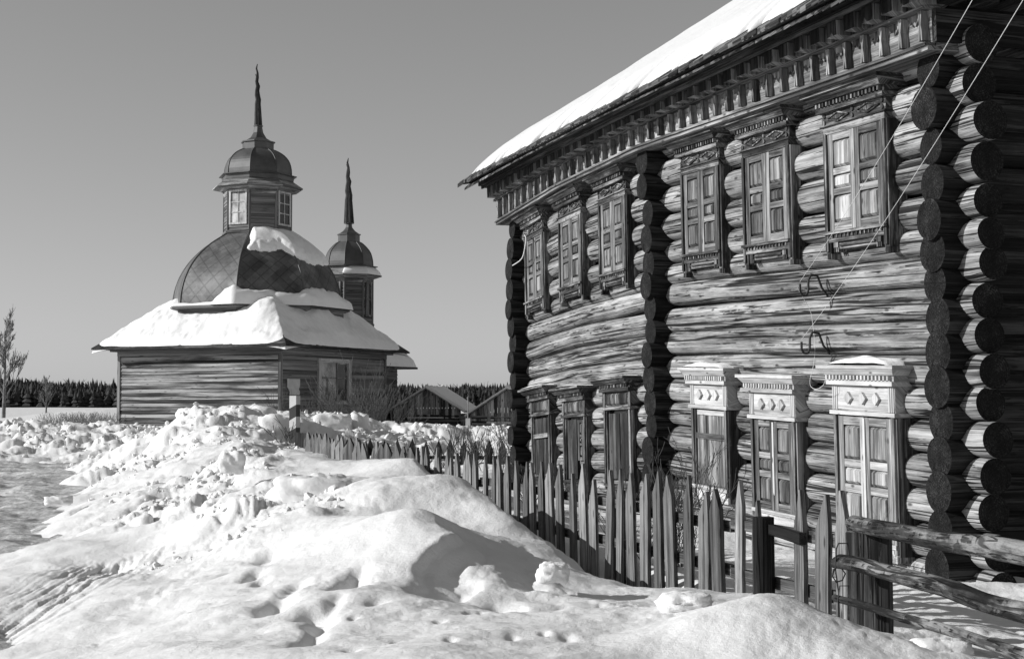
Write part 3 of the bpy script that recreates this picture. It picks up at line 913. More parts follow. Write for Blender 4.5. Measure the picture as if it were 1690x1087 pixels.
    if style in ('upper', 'pale_two'):
        for a0, a1 in ((i0, s0 - .004), (s0 + .004, i1)):
            mb = MB(); leaf(mb, a0, a1, z0, z1, qs)
            bright = (up and s0 < 1.5 and a0 > s0) or (style == 'pale_two' and s0 < 1.5)
            mb.build('shutter', [M['shutter_pale' if bright else 'shutter'], M['shutter_dark']], win, warpH)
        if style == 'pale_two':
            mb = MB(); mb.box((s0 - .016, qs + .019, z0 + .15), (s0 + .016, qs + .035, z1 - .01), 2); mb.build('cover_strip', M['pale'], win, warpH)
    elif style == 'pale_plank':
        mb = MB(); planks(mb, i0, i1, z0, z1 - .06, qs, 3)
        mb.box((i0 + .01, qs + .008, z1 - .31), (i1 - .01, qs + .022, z1 - .25), 0)
        mb.build('shutter', M['shutter'], win, warpH)
        mb = MB(); mb.box((i0 + .03, qs - .02, z1 - .055), (i1 - .01, qs + .006, z1), 0); mb.build('top_board', M['pale'], win, warpH)
    elif style == 'dark_bar':
        mb = MB(); planks(mb, i0, i1, z0, z1 - .02, qs, 4); mb.build('shutter', M['shutter_dark'], win, warpH)
        mb = MB(); mb.box((i0 + .02, qs + .008, z1 - .30), (i1 - .01, qs + .04, z1 - .24), 0); mb.build('crossbar', M['carved'], win, warpH)
    elif style == 'dark_open':
        mb = MB(); planks(mb, s0 - .02, i1, z0, z1 - .02, qs, 3); mb.build('shutter', M['shutter_dark'], win, warpH)
        mb = MB(); leaf(mb, i0 + .06, s0 - .06, z0 + .25, z1 - .03, qs - .02); mb.build('shutter', [M['shutter'], M['shutter_dark']], win, warpH)
    elif style == 'dark_plank':
        mb = MB(); planks(mb, i0, i1, z0 + .05, z1 - .03, qs, 6); mb.build('shutter', M['shutter_dark'], win, warpH)
    # apron / sill
    mb = MB()
    if up:
        mb.box((s0 - h + .02, .05, z0 - .005), (s0 + h - .02, Q + .045, z0 - .03), 0)
        mb.box((s0 - h + .03, .05, z0 - .031), (s0 + h - .03, Q + .015, z0 - .10), 0)
        for kd in range(14):
            c = s0 - h + .09 + kd * (2 * h - .18) / 13
            mb.box((c - .008, Q + .0155, z0 - .034), (c + .008, Q + .028, z0 - .062), 2)
        mb.box((s0 - h * .62, .05, z0 - .101), (s0 + h * .62, Q - .01, z0 - .165), 0)
        mb.box((s0 - h * .55, .05, z0 - .125), (s0 + h * .55, Q + .01, z0 - .142), 0)
        for c in (-1, 1):
            mb.box((s0 + c * h * .60, .06, z0 - .1), (s0 + c * h * .74, Q + .005, z0 - .15), 2)
            for kf in range(3):
                x0 = s0 + c * (h * .60 + kf * .03)
                mb.box((x0, .06, z0 - .151), (x0 + c * .014, Q, z0 - .19), 2)
    else:
        mb.box((s0 - h + .02, .03, z0 - .004), (s0 + h - .02, Q + .03, z0 - .04), 0)
        mb.box((s0 - h + .05, .03, z0 - .041), (s0 + h - .05, Q, z0 - .16), 0)
    mb.build('sill', fm, win, warpH)
    # glass set back behind the shutters
    return win

def snow_cap(parent, s0, s1, q0, q1, z, hh, seed):
    mb = MB(); n, m = 26, 8
    vs = []
    for i in range(n + 1):
        for j in range(m + 1):
            u = i / n; w = j / m
            e = math.sqrt(max(0, 1 - abs(2 * u - 1) ** 3)) * math.sqrt(max(0, 1 - (w if w > 0 else 0) ** 4 * .95))
            nz = float(fbm(np.array([u * 3 + seed]), np.array([w * 2.]), 3, 8)[0])
            nz = 1 + .5 * nz
            vs.append((s0 + (s1 - s0) * u, q0 + (q1 - q0) * w, z + .001 + hh * e * nz))
    fs = []; us = []
    for i in range(n):
        for j in range(m):
            a = i * (m + 1) + j
            fs.append([a, a + 1, a + m + 2, a + m + 1]); us.append([(0, 0)] * 4)
    b = len(vs)
    mb.add(vs, fs, us, 0, True)
    return mb.build('snow_cap', M['snow'], parent, warpH)

ups = [(1.07, 1.04), (2.70, 1.0), (4.18, .98), (6.70, .92), (8.19, .90), (9.66, .84)]
for s_, W_ in ups:
    window(s_, 2.765, 1.31, W_, 'upper')
W3 = window(1.0, .30, -1.30, 1.0, 'pale_two', 'pale bright casing with two panelled shutters nearest the corner')
W2 = window(2.64, .20, -1.22, .92, 'pale_two')
W1 = window(4.04, .26, -1.10, .88, 'pale_plank', 'pale casing closed with plain planks')
snow_cap(W3, 1.0 - .50, 1.0 + .46, .1, .31, .30, .075, 1)
snow_cap(W1, 4.04 - .45, 4.04 + .5, .1, .31, .26, .05, 5)
L1_ = window(6.65, .19, -1.22, .9, 'dark_plank'); L2_ = window(8.16, .13, -1.2, .86, 'dark_open'); L3_ = window(9.5, .22, -1.1, .82, 'dark_bar')
snow_cap(L1_, 6.15, 7.15, .1, .37, .19, .025, 9); snow_cap(L2_, 7.7, 8.65, .1, .37, .13, .025, 11); snow_cap(L3_, 9.05, 10.0, .1, .37, .22, .04, 13)

# insulators on hooks
def hookset(z, s):
    mb = MB()
    pts = [(s + .03, .10, z - .13), (s + .02, .17, z - .05), (s + .01, .22, z + .06), (s, .29, z + .07), (s, .32, z + .02), (s, .325, z - .08), (s - .01, .35, z - .125), (s - .01, .39, z - .125), (s - .02, .42, z - .09), (s - .02, .42, z - .02)]
    P2 = []
    for a in range(len(pts) - 1):
        for k in range(3):
            t = k / 3; P2.append(tuple(pts[a][i] * (1 - t) + pts[a + 1][i] * t for i in range(3)))
    P2.append(pts[-1])
    mb.tube(P2, .011, 8)
    hk = mb.build('insulator_hook', M['iron'], house, warpH)
    mb = MB()
    c = (s - .02, .42, z - .05)
    prof = [(0, .022), (.0, .04), (.03, .045), (.035, .03), (.06, .032), (.065, .042), (.10, .04), (.12, .022), (.125, .0)]
    mb.tube([(c[0], c[1], c[2] + a) for a, b in prof], [max(b, .001) for a, b in prof], 14)
    mb.build('insulator', M['porcelain'], hk, warpH)
    return warpH(np.array([[c[0], c[1], c[2] + .05]]))[0]
i1 = hookset(1.06, 1.72); i2 = hookset(.53, 1.72)

def wirething(name, pts, r, label, cat='wire', group=None, mat='wire'):
    mb = MB(); P2 = []
    pts = [Vector(p) for p in pts]
    for a in range(len(pts) - 1):
        for k in range(6):
            t = k / 6
            p0 = pts[max(a - 1, 0)]; p1 = pts[a]; p2 = pts[a + 1]; p3 = pts[min(a + 2, len(pts) - 1)]
            P2.append(.5 * ((2 * p1) + (-p0 + p2) * t + (2 * p0 - 5 * p1 + 4 * p2 - p3) * t * t + (-p0 + 3 * p1 - 3 * p2 + p3) * t ** 3))
    P2.append(pts[-1])
    mb.tube(P2, r, 6)
    o = mb.build(name, M[mat], None, None, 'base')
    return tag(o, label, cat, group)
def sagline(a, b, sag, n=10):
    a = Vector(a); b = Vector(b)
    return [a.lerp(b, k / n) - Vector((0, 0, sag * 4 * (k / n) * (1 - k / n))) for k in range(n + 1)]
wa = P(1592, -8, 7.0); wb = P(1668, -8, 6.6)
wa2 = Vector(i1).lerp(wa, 1.5); wb2 = Vector(i2).lerp(wb, 1.5)
wirething('overhead_wire', sagline(i1, wa2, .10), .0019, 'pale wire running up from the upper insulator past the window corner', group=None)
wirething('overhead_wire', sagline(i2, wb2, .13), .0019, 'pale wire running up from the lower insulator to the upper right edge')
def hp(px, py, q):
    # a point on the facade at depth q off the wall, seen at that place of the photo
    o = 7.13 - q; Y = 2529 * o / (px - 50)
    return P(px, py, Y)
wirething('loose_cable', [Vector(i1) + Vector((-.03, -.03, -.06)), hp(1336, 510, .33), hp(1341, 532, .30), hp(1345, 575, .30), hp(1342, 605, .38), hp(1337, 625, .42), hp(1338, 637, .42), hp(1347, 642, .42), hp(1358, 636, .40), hp(1362, 627, .38)], .0022,
          'thin pale cable hanging in a loop from the insulators over the window head')
wirething('cable_end', [hp(866, 388, .36), hp(868, 396, .4), hp(864, 420, .42), hp(858, 430, .42), hp(846, 438, .40)], .008,
          'short pale cable hanging under the far end of the cornice', 'cable')

# ---------------------------------------------------------------- the church
PHI = math.radians(25.5)
cA = np.array([math.cos(PHI), -math.sin(PHI)]); cR = np.array([math.sin(PHI), math.cos(PHI)])
cc = np.array([-13.46, 76.5]); HL = 4.915
def warpC(V):
    XY = cc[None] + V[:, 0:1] * cA[None] + V[:, 1:2] * cR[None]
    return np.stack([XY[:, 0], XY[:, 1], V[:, 2] + EYE], 1)
church = empty('wooden_church', (cc[0], cc[1], EYE - 1.4))
tag(church, 'wooden church with clapboard walls, big tiled dome, lantern and two spires under snow', 'church')
def siding_wall(a, b, z0, z1, bh=.2, name='clapboard_wall', mat='siding', parent=church, warp=warpC, holes=()):
    mb = MB(); a = np.array(a, float); b = np.array(b, float); d = b - a; L = np.linalg.norm(d); d /= L
    nrm = np.array([d[1], -d[0]])
    z = z0
    while z < z1 - .01:
        h = min(bh * random.uniform(.9, 1.1), z1 - z)
        pr = random.uniform(.035, .06)
        def pt(u, off, zz): p = a + d * u + nrm * off; return (p[0], p[1], zz)
        segs = [(0, L)]
        for (h0, h1, hz0, hz1) in holes:
            if z + h > hz0 and z < hz1: segs = [(0, h0), (h1, L)]
        for u0, u1 in segs:
            c = [pt(u0, -.1, z), pt(u0, pr, z), pt(u0, .012, z + h - .002), pt(u0, -.1, z + h - .002), pt(u1, -.1, z), pt(u1, pr, z), pt(u1, .012, z + h - .002), pt(u1, -.1, z + h - .002)]
            mb.hexa(c)
        z += h
    return mb.build(name, M[mat], parent, warp)
WT = 2.62
siding_wall((-HL, -HL), (HL, -HL), -1.6, WT, .175)
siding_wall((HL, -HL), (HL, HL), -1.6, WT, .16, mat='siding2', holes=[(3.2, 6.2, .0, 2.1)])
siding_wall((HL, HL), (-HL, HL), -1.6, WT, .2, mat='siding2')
siding_wall((-HL, HL), (-HL, -HL), -1.6, WT, .2)
mb = MB()
for a in ((HL, -HL), (-HL, -HL), (HL, HL)):
    mb.box((a[0] - .08, a[1] - .08, -1.6), (a[0] + .08, a[1] + .08, WT), 2)
for z0, z1, o in ((WT - .25, WT - .02, .09), (WT - .02, WT + .10, .35)):
    mb.box((-HL - o, -HL - o, z0), (HL + o, -HL - .0 + 0, z1), 0); mb.box((HL, -HL + .002, z0), (HL + o, HL + o, z1 - .003), 1)
    mb.box((-HL - o, -HL + .002, z0), (-HL, HL + o, z1 - .003), 1)
mb.build('corner_and_cornice_boards', M['siding2'], church, warpC)
# window in the right wall
mb = MB()
w0, w1, z0, z1 = -HL + 3.3, -HL + 6.15, .05, 2.1
mb.box((HL, w0 - .12, z0 - .1), (HL + .13, w0 + .12, z1 + .15), 2); mb.box((HL, w1 - .16, z0 - .1), (HL + .13, w1 + .14, z1 + .15), 2)
mb.box((HL, w0 + .121, z1 - .05), (HL + .12, w1 - .161, z1 + .15), 1); mb.box((HL, w0 + .121, z0 - .1), (HL + .16, w1 - .161, z0 + .06), 1)
cw1 = mb.build('window', M['pale'], church, warpC)
mb = MB(); mb.box((HL - .04, w0 + .12, z0 + .06), (HL + .0, w1 - .16, z1 - .05), 2); mb.build('pane', M['curtain'], cw1, warpC)
mb = MB()
wm = w0 + .12 + (w1 - w0 - .28) * .62
mb.box((HL + .002, wm - .04, z0 + .06), (HL + .06, wm + .04, z1 - .05), 2)
mb.box((HL + .002, w0 + .121, 1.25), (HL + .05, wm - .041, 1.31), 1); mb.box((HL + .002, wm + .041, 1.25), (HL + .05, w1 - .161, 1.31), 1)
mb.box((HL + .002, wm - .93, z0 + .06), (HL + .04, wm - .85, 1.24), 2)
mb.build('muntins', M['shutter'], cw1, warpC)
mb = MB(); mb.box((HL + .003, wm + .05, z0 + .1), (HL + .02, w1 - .2, z1 - .1), 2); mb.build('open_gap', M['glass'], cw1, warpC)
# notice board with scalloped lower corners
mb = MB()
def vprism(mb, poly, p0, p1):
    n = len(poly)
    v = [(p0, a, z) for a, z in poly] + [(p1, a, z) for a, z in poly]
    f = [list(range(n))[::-1], [n + i for i in range(n)]] + [[i, (i + 1) % n, (i + 1) % n + n, i + n] for i in range(n)]
    mb.add(v, f, [[(v[i][2], v[i][1]) for i in q] for q in f])
r0 = -HL + .45
vprism(mb, [(r0, 1.18), (r0, .78), (r0 + .12, .70), (r0 + .22, .55), (r0 + .22, .40), (r0 + 1.05, .40), (r0 + 1.08, .55), (r0 + .98, .68), (r0 + 1.08, .85), (r0 + 1.08, 1.18)], HL + .07, HL + .11)
mb.build('notice_board', M['board_paint'], church, warpC)
# hip roof
ov = 1.0; RE = HL + ov; zE = 2.78; zT = 4.5; RT_ = 3.9
def hip(mb, RE, zE, RT_, zT, th=.08):
    v = []
    for R_, z in ((RE, zE), (RT_, zT), (RE, zE - th), (RT_, zT - th)):
        v += [(-R_, -R_, z), (R_, -R_, z), (R_, R_, z), (-R_, R_, z)]
    f = []; u = []
    for i in range(4):
        j = (i + 1) % 4
        f += [[i, j, 4 + j, 4 + i], [8 + j, 8 + i, 12 + i, 12 + j], [8 + i, 8 + j, j, i]]
    f += [[4, 5, 6, 7]]
    mb.add(v, f, [[(v[i][0] + v[i][1], v[i][2]) for i in q] for q in f])
mb = MB(); hip(mb, RE, zE, RT_, zT); mb.build('hip_roof', M['eave'], church, warpC)
def roof_snow(RE, zE, sl, Rmin, th, name, parent, warp, seed, n=150, edge=.06, bump_=.12):
    g = np.linspace(-RE, RE, n)
    A, B = np.meshgrid(g, g)
    m = np.maximum(np.abs(A), np.abs(B))
    sm = (np.abs(A) ** 8 + np.abs(B) ** 8) ** (1 / 8)
    d = RE - m
    irr = edge * (.5 + fbm(A * 1.1, B * 1.1, 3, seed))
    k = np.clip((d - irr) / .35, 0, 1) ** .5
    Z = zE + (RE - .5 * m - .5 * sm) * sl + k * th * (1 + .6 * fbm(A * .45, B * .45, 3, seed + 1)) + k * (.35 * np.exp(-((A - 3.5) ** 2 + (B + 3.9) ** 2) / .9) + .35 * np.exp(-((A - 4.4) ** 2 + (B + .5) ** 2) / 1.2) + .10 * np.exp(-((RE - 1.35 - m) / .55) ** 2) * (B < 0)) * (RE > 4) + k * .10 * fbm(A * 1.8, B * 1.8, 4, seed + 2) - .03 * (k == 0)
    V = np.stack([A, B, Z], -1).reshape(-1, 3)
    i = np.arange(n * n).reshape(n, n)
    F = np.stack([i[:-1, :-1], i[:-1, 1:], i[1:, 1:], i[1:, :-1]], -1)
    keep = (m[:-1, :-1] > Rmin)
    F = F[keep].reshape(-1, 4)
    mb = MB(); mb.v = V.tolist(); mb.f = F.tolist(); mb.uv = [[(0, 0)] * 4] * len(F); mb.m = [0] * len(F); mb.sm = [True] * len(F)
    return mb.build(name, M['snow'], parent, warp)
SLc = (zT - zE) / (RE - RT_)
roof_snow(RE - .02, zE, SLc, 3.2, .27, 'roof_snow', church, warpC, 81, 220)

def octv(R, z, off=22.5, n=8, c=(0, 0)):
    return [(c[0] + R * math.cos(math.radians(off + 360 / n * k)), c[1] + R * math.sin(math.radians(off + 360 / n * k)), z) for k in range(n)]
def oct_stack(mb, prof, c=(0, 0), n=8, off=22.5, capb=True, capt=True, sub=1):
    """stack of octagon rings; uv runs in metres"""
    vs = []; nn = n * sub
    acc = 0; L = []
    for i, (R, z) in enumerate(prof):
        ring = octv(R, z, off, n, c)
        for k in range(n):
            a = ring[k]; b = ring[(k + 1) % n]
            for q in range(sub):
                t = q / sub
                vs.append(tuple(a[w] * (1 - t) + b[w] * t for w in range(3)))
        if i: acc += math.hypot(R - prof[i - 1][0], z - prof[i - 1][1])
        L.append(acc)
    fs = []; us = []
    for i in range(len(prof) - 1):
        for k in range(nn):
            k2 = (k + 1) % nn
            fs.append([i * nn + k, i * nn + k2, (i + 1) * nn + k2, (i + 1) * nn + k])
            fc = k // sub
            def uu(kk, R): 
                t = (kk - fc * sub) / sub - .5
                return t * R * .765 + fc * 7.3
            us.append([(uu(k, prof[i][0]), L[i]), (uu(k + 1, prof[i][0]), L[i]), (uu(k + 1, prof[i + 1][0]), L[i + 1]), (uu(k, prof[i + 1][0]), L[i + 1])])
    if capb: fs.append(list(range(nn))[::-1]); us.append([(0, 0)] * nn)
    if capt: fs.append([(len(prof) - 1) * nn + k for k in range(nn)]); us.append([(0, 0)] * nn)
    mb.add(vs, fs, us)
def smoothprof(p, n=18):
    z = np.array([a[1] for a in p]); r = np.array([a[0] for a in p])
    d = np.concatenate([[0], np.cumsum(np.hypot(np.diff(r), np.diff(z)))])
    t = np.linspace(0, d[-1], n)
    # catmull through
    out = []
    for x in t:
        i = min(max(np.searchsorted(d, x) - 1, 0), len(d) - 2); u = (x - d[i]) / (d[i + 1] - d[i])
        def g(a, j): return a[min(max(j, 0), len(a) - 1)]
        def cr(a):
            p0, p1, p2, p3 = g(a, i - 1), g(a, i), g(a, i + 1), g(a, i + 2)
            return .5 * (2 * p1 + (p2 - p0) * u + (2 * p0 - 5 * p1 + 4 * p2 - p3) * u * u + (3 * p1 - p0 - 3 * p2 + p3) * u ** 3)
        out.append((float(cr(r)), float(cr(z))))
    return out
DP = smoothprof([(4.50, 4.95), (4.46, 5.5), (4.30, 6.2), (3.98, 6.9), (3.5, 7.55), (2.85, 8.15), (2.25, 8.55), (1.75, 8.85)], 22)
mb = MB(); oct_stack(mb, DP); dome = mb.build('dome', M['dome'], church, warpC)
mb = MB(); oct_stack(mb, [(4.62, 3.0), (4.62, 4.75), (4.95, 4.78), (4.95, 4.88), (4.55, 4.97)]); mb.build('dome_ring', M['siding2'], church, warpC)
# standing seams on the octagon's arrises
mb = MB()
for k in range(8):
    a = math.radians(22.5 + 45 * k)
    mb.tube([(math.cos(a) * r, math.sin(a) * r, z) for r, z in DP], .045, 6)
mb.build('ribs', M['cupola'], dome, warpC)
# snow lying on the ring
mb = MB()
n = 200
def ringsnow(a0, a1, r0, r1, z, hh, seed, taper=True):
    vs = []; m = 8; n = 90
    for i in range(n + 1):
        a = a0 + (a1 - a0) * i / n
        f = math.radians(((math.degrees(a) + 22.5) % 45) - 22.5)   # keep to the octagon
        f = math.radians((math.degrees(a) % 45) - 22.5 + 22.5 - 22.5)
        a_mod = ((math.degrees(a)) % 45.0)
        face = a_mod - 22.5 if False else ((math.degrees(a) + 22.5) % 45.0) - 22.5
        k = math.cos(math.radians(22.5)) / math.cos(math.radians(face))
        for j in range(m + 1):
            w = j / m
            nz = 1 + .6 * float(fbm(np.array([a * 4 + seed]), np.array([w]), 3, 9)[0])
            en = min(1, i / 6, (n - i) / 6) ** .5
            hgt = hh * nz * math.sqrt(max(0, 1 - w ** 3)) * en
            R = (r0 + (r1 - r0) * w) * k
            vs.append((R * math.cos(a), R * math.sin(a), z + .005 + hgt))
    fs = [[i * (m + 1) + j, i * (m + 1) + j + 1, (i + 1) * (m + 1) + j + 1, (i + 1) * (m + 1) + j] for i in range(n) for j in range(m)]
    fs = [f[::-1] for f in fs]
    return vs, fs
for (a0, a1, hh, sd) in ((-128, -82, .16, 3), (-84, 62, .72, 5), (-178, -134, .15, 8)):
    v, f = ringsnow(math.radians(a0), math.radians(a1), 4.4, 4.95 if hh < .3 else 5.15, 4.88, hh, sd)
    mb.add(v, f, [[(0, 0)] * 4] * len(f), 0, True)
mb.build('ring_snow', M['snow'], church, warpC)
# snow patch on the dome's upper right side
def dome_point(a_deg, t):
    i = min(int(t * (len(DP) - 1)), len(DP) - 2); u = t * (len(DP) - 1) - i
    R = DP[i][0] * (1 - u) + DP[i + 1][0] * u; z = DP[i][1] * (1 - u) + DP[i + 1][1] * u
    dr = DP[i + 1][0] - DP[i][0]; dz = DP[i + 1][1] - DP[i][1]; l = math.hypot(dr, dz)
    face = (a_deg % 45.0) - 22.5
    face = ((a_deg - 22.5) % 45.0) - 22.5
    k = math.cos(math.radians(22.5)) / math.cos(math.radians(face))
    return R * k, z, dz / l, -dr / l
na, ntt = 110, 70
vs = np.zeros(((na + 1), (ntt + 1), 3)); mask = np.zeros((na + 1, ntt + 1))
for i in range(na + 1):
    a = -66 + 100 * i / na
    for j in range(ntt + 1):
        t = .42 + .58 * j / ntt
        R, z, nr_, nz_ = dome_point(a, t)
        lo = .60 + .06 * float(fbm(np.array([a * .09]), np.array([1.]), 4, 91)[0]) - .10 * min(1, max(0, (a + 30) / 12)) - (.04 if a > -10 else 0)
        ed = min((t - lo) * 8, (a + 64 - 5 * (1 - t)) * .16, (33 - a) * .15)
        ed = ed + .5 * float(fbm(np.array([a * .12]), np.array([t * 9]), 3, 93)[0])
        kk = max(0, min(1, ed)) ** .5
        mask[i, j] = kk
        off = kk * .26 * (1 + .35 * float(fbm(np.array([a * .05]), np.array([t * 4]), 2, 94)[0])) - .0 + (.004 if kk > 0 else -.05)
        ar = math.radians(a)
        RR_ = R + nr_ * off; zz = z + nz_ * off
        vs[i, j] = (RR_ * math.cos(ar), RR_ * math.sin(ar), zz)
mb = MB(); idx = np.arange((na + 1) * (ntt + 1)).reshape(na + 1, ntt + 1)
F = []
for i in range(na):
    for j in range(ntt):
        if max(mask[i, j], mask[i + 1, j], mask[i, j + 1], mask[i + 1, j + 1]) > 0:
            F.append([int(idx[i, j]), int(idx[i + 1, j]), int(idx[i + 1, j + 1]), int(idx[i, j + 1])])
mb.v = vs.reshape(-1, 3).tolist(); mb.f = F; mb.uv = [[(0, 0)] * 4] * len(F); mb.m = [0] * len(F); mb.sm = [True] * len(F)
mb.build('dome_snow', M['snow'], church, warpC)

# lantern / turret on a centre, with the given measures
def turret(name, c, R, z0, z1, Re, cup, neck, flare, spire, wins, parent, lean=(0, 0), snow=False):
    mb = MB()
    ring = octv(R, 0, 22.5, 8, c)
    for k in range(8):
        a = ring[k]; b = ring[(k + 1) % 8]
        # walls as slanted boards (ring is anticlockwise so outside is to the right)
        d = np.array([b[0] - a[0], b[1] - a[1]]); L = np.linalg.norm(d); d /= L; nm = np.array([d[1], -d[0]])
        z = z0
        while z < z1 - .01:
            h = min(.17, z1 - z); pr = random.uniform(.02, .04)
            def pt(u, off, zz): return (a[0] + d[0] * u + nm[0] * off, a[1] + d[1] * u + nm[1] * off, zz)
            mb.hexa([pt(0, -.08, z), pt(0, pr, z), pt(0, .005, z + h - .002), pt(0, -.08, z + h - .002), pt(L, -.08, z), pt(L, pr, z), pt(L, .005, z + h - .002), pt(L, -.08, z + h - .002)])
            z += h
        mb.tube([(a[0], a[1], z0 - .05), (a[0], a[1], z1)], .07, 6, 0, smooth=False)
    tur = mb.build(name, M['siding2'], parent, warpC)
    mb = MB(); oct_stack(mb, [(R + .04, z0 - .15), (R + .12, z0 - .12), (R + .12, z0), (R + .04, z0 + .03)], c)
    mb.build('turret_skirt', M['shutter'], tur, warpC)
    mb = MB()
    oct_stack(mb, [(R + .05, z1 - .28), (R + .08, z1 - .05), (R + .25, z1 + .02), (Re, z1 + .10), (Re, z1 + .15), (R + .12, z1 + .50), (R + .10, z1 + .52)], c)
    mb.build('turret_cornice', M['frieze'], tur, warpC)
    cz = cup[0][1]
    mb = MB(); oct_stack(mb, [(cup[0][0] + .12, cz - .28), (cup[0][0] + .14, cz - .06), (cup[0][0] + .30, cz - .04), (cup[0][0] + .28, cz + .0), (cup[0][0] + .0, cz + .05)], c)
    oct_stack(mb, smoothprof(cup, 14), c)
    oct_stack(mb, neck, c)
    oct_stack(mb, flare, c)
    for k in range(8):
        a = math.radians(22.5 + 45 * k)
        mb.tube([(c[0] + math.cos(a) * r, c[1] + math.sin(a) * r, z) for r, z in smoothprof(cup, 12)], .03, 5)
    mb.build('cupola', M['cupola'], tur, warpC)
    mb = MB()
    pts = []; rd = []
    zz0, zz1, rs = spire
    for k in range(15):
        t = k / 14
        w = .03 * math.sin(k * 2.3) * (t > .4)
        pts.append((c[0] + lean[0] * t + w, c[1] + w * .5, zz0 + (zz1 - zz0) * t))
        rd.append(rs * (1 - t) ** .8 * (1 + .22 * math.sin(k * 3.1) * (t > .45)) + .02)
    mb.tube(pts, rd, 8, 0, smooth=False)
    for q in range(4):
        t = random.uniform(.55, .85); zq = zz0 + (zz1 - zz0) * t
        mb.tube([(c[0] + lean[0] * t, c[1], zq), (c[0] + lean[0] * t + random.uniform(-.14, .14), c[1], zq + .25)], [.05, .01], 5, 0, smooth=False)
    mb.build('spire', M['shutter_dark'], tur, warpC)
    for (k, w, wz0, wz1, n1, n2) in wins:
        a = np.array(ring[k][:2]); b = np.array(ring[(k + 1) % 8][:2]); d = (b - a); L = np.linalg.norm(d); d /= L; nm = np.array([d[1], -d[0]])
        def bx(mb, u0, u1, o0, o1, za, zb):
            def pt(u, o, z): q = a + d * u + nm * o; return (q[0], q[1], z)
            mb.hexa([pt(u0, o0, za), pt(u0, o1, za), pt(u1, o1, za), pt(u1, o0, za), pt(u0, o0, zb), pt(u0, o1, zb), pt(u1, o1, zb), pt(u1, o0, zb)])
        m0 = (L - w) / 2; m1 = m0 + w
        mb = MB()
        bx(mb, m0 - .10, m0, -.02, .10, wz0 - .1, wz1 + .1); bx(mb, m1, m1 + .10, -.02, .10, wz0 - .1, wz1 + .1)
        bx(mb, m0 + .001, m1 - .001, -.02, .10, wz0 - .1, wz0); bx(mb, m0 + .001, m1 - .001, -.02, .10, wz1, wz1 + .1)
        for q in range(1, n1):
            u = m0 + w * q / n1; bx(mb, u - .025, u + .025, .047, .075, wz0 + .001, wz1 - .001)
        for q in range(1, n2):
            z = wz0 + (wz1 - wz0) * q / n2; bx(mb, m0 + .002, m1 - .002, .046, .072, z - .025, z + .025)
        mb.build('turret_window', M['pale'] if n1 > 1 else M['shutter'], tur, warpC)
        mb = MB(); bx(mb, m0 + .001, m1 - .001, .041, .045, wz0 + .001, wz1 - .001); mb.build('turret_pane', M['curtain'] if (n1 > 1 and k == 5) else M['glass'], tur, warpC)
    return tur
# octagon faces: k = face between vertices 22.5+45k ; face 5 looks to -r (camera-left front), 6 the diagonal, 7 to +p
turret('lantern', (0, 0), 1.78, 8.95, 11.15, 2.42, [(1.80, 11.95), (1.79, 12.3), (1.66, 12.75), (1.35, 13.1), (.95, 13.33), (.80, 13.38)],
       [(.84, 13.36), (.84, 13.72), (.92, 13.74), (.92, 13.80), (.6, 13.82)], [(.75, 13.82), (.45, 14.0), (.27, 14.3), (.21, 14.62), (.26, 14.64), (.26, 14.68)], (14.66, 18.0, .20),
       [(5, .92, 9.35, 10.95, 2, 3), (7, .92, 9.35, 10.95, 2, 3), (3, .92, 9.35, 10.95, 2, 3), (1, .92, 9.35, 10.95, 2, 3)], church, (-.12, 0))
# nave and bell turret behind
tz = 9.1
def box_walls(w, r0, r1, z0, z1):
    siding_wall((-w, r1), (-w, r0), z0, z1, .2, 'nave_wall', 'siding'); siding_wall((w, r0), (w, r1), z0, z1, .2, 'nave_wall', 'siding2')
    siding_wall((w, r1), (-w, r1), z0, z1, .2, 'nave_wall', 'siding2')
box_walls(2.0, HL + .05, 11.3, -1.6, 2.0)
mb = MB(); mb.box((-2.9, HL + .2, 2.0), (2.9, 12.2, 2.12), 1)
nv = mb.build('nave_roof', M['eave'], church, warpC)
g1 = np.linspace(-2.85, 2.85, 40); g2 = np.linspace(HL + .2, 12.15, 60)
A, B = np.meshgrid(g1, g2)
dd = np.minimum(np.minimum(2.85 - np.abs(A), 12.15 - B), 1.5)
Zs = 2.125 + .75 * np.clip(dd / .5, 0, 1) ** .5 * (1 + .2 * fbm(A, B, 3, 5)) + .3 * np.clip(2.85 - np.abs(A), 0, 2.85)
mb = MB(); i = np.arange(A.size).reshape(A.shape); F = np.stack([i[:-1, :-1], i[:-1, 1:], i[1:, 1:], i[1:, :-1]], -1).reshape(-1, 4)
mb.v = np.stack([A, B, Zs], -1).reshape(-1, 3).tolist(); mb.f = F.tolist(); mb.uv = [[(0, 0)] * 4] * len(F); mb.m = [0] * len(F); mb.sm = [True] * len(F)
mb.build('nave_roof_snow', M['snow'], church, warpC)
mb = MB(); oct_stack(mb, [(1.5, 2.5), (1.5, 4.6)], (0, tz)); mb.build('bell_turret_base', M['siding2'], church, warpC)
bt = turret('bell_turret', (0, tz), 1.40, 4.6, 7.25, 1.95, [(1.42, 7.95), (1.41, 8.25), (1.28, 8.75), (1.02, 9.1), (.74, 9.35), (.62, 9.4)],
       [(.64, 9.38), (.64, 9.78), (.70, 9.8), (.70, 9.86), (.5, 9.88)], [(.6, 9.88), (.36, 10.05), (.2, 10.25), (.17, 10.45), (.3, 10.48), (.3, 10.52)], (10.5, 14.35, .29),
       [(7, .42, 5.1, 6.9, 1, 2), (5, .42, 5.1, 6.9, 1, 2)], church, (-.10, 0))
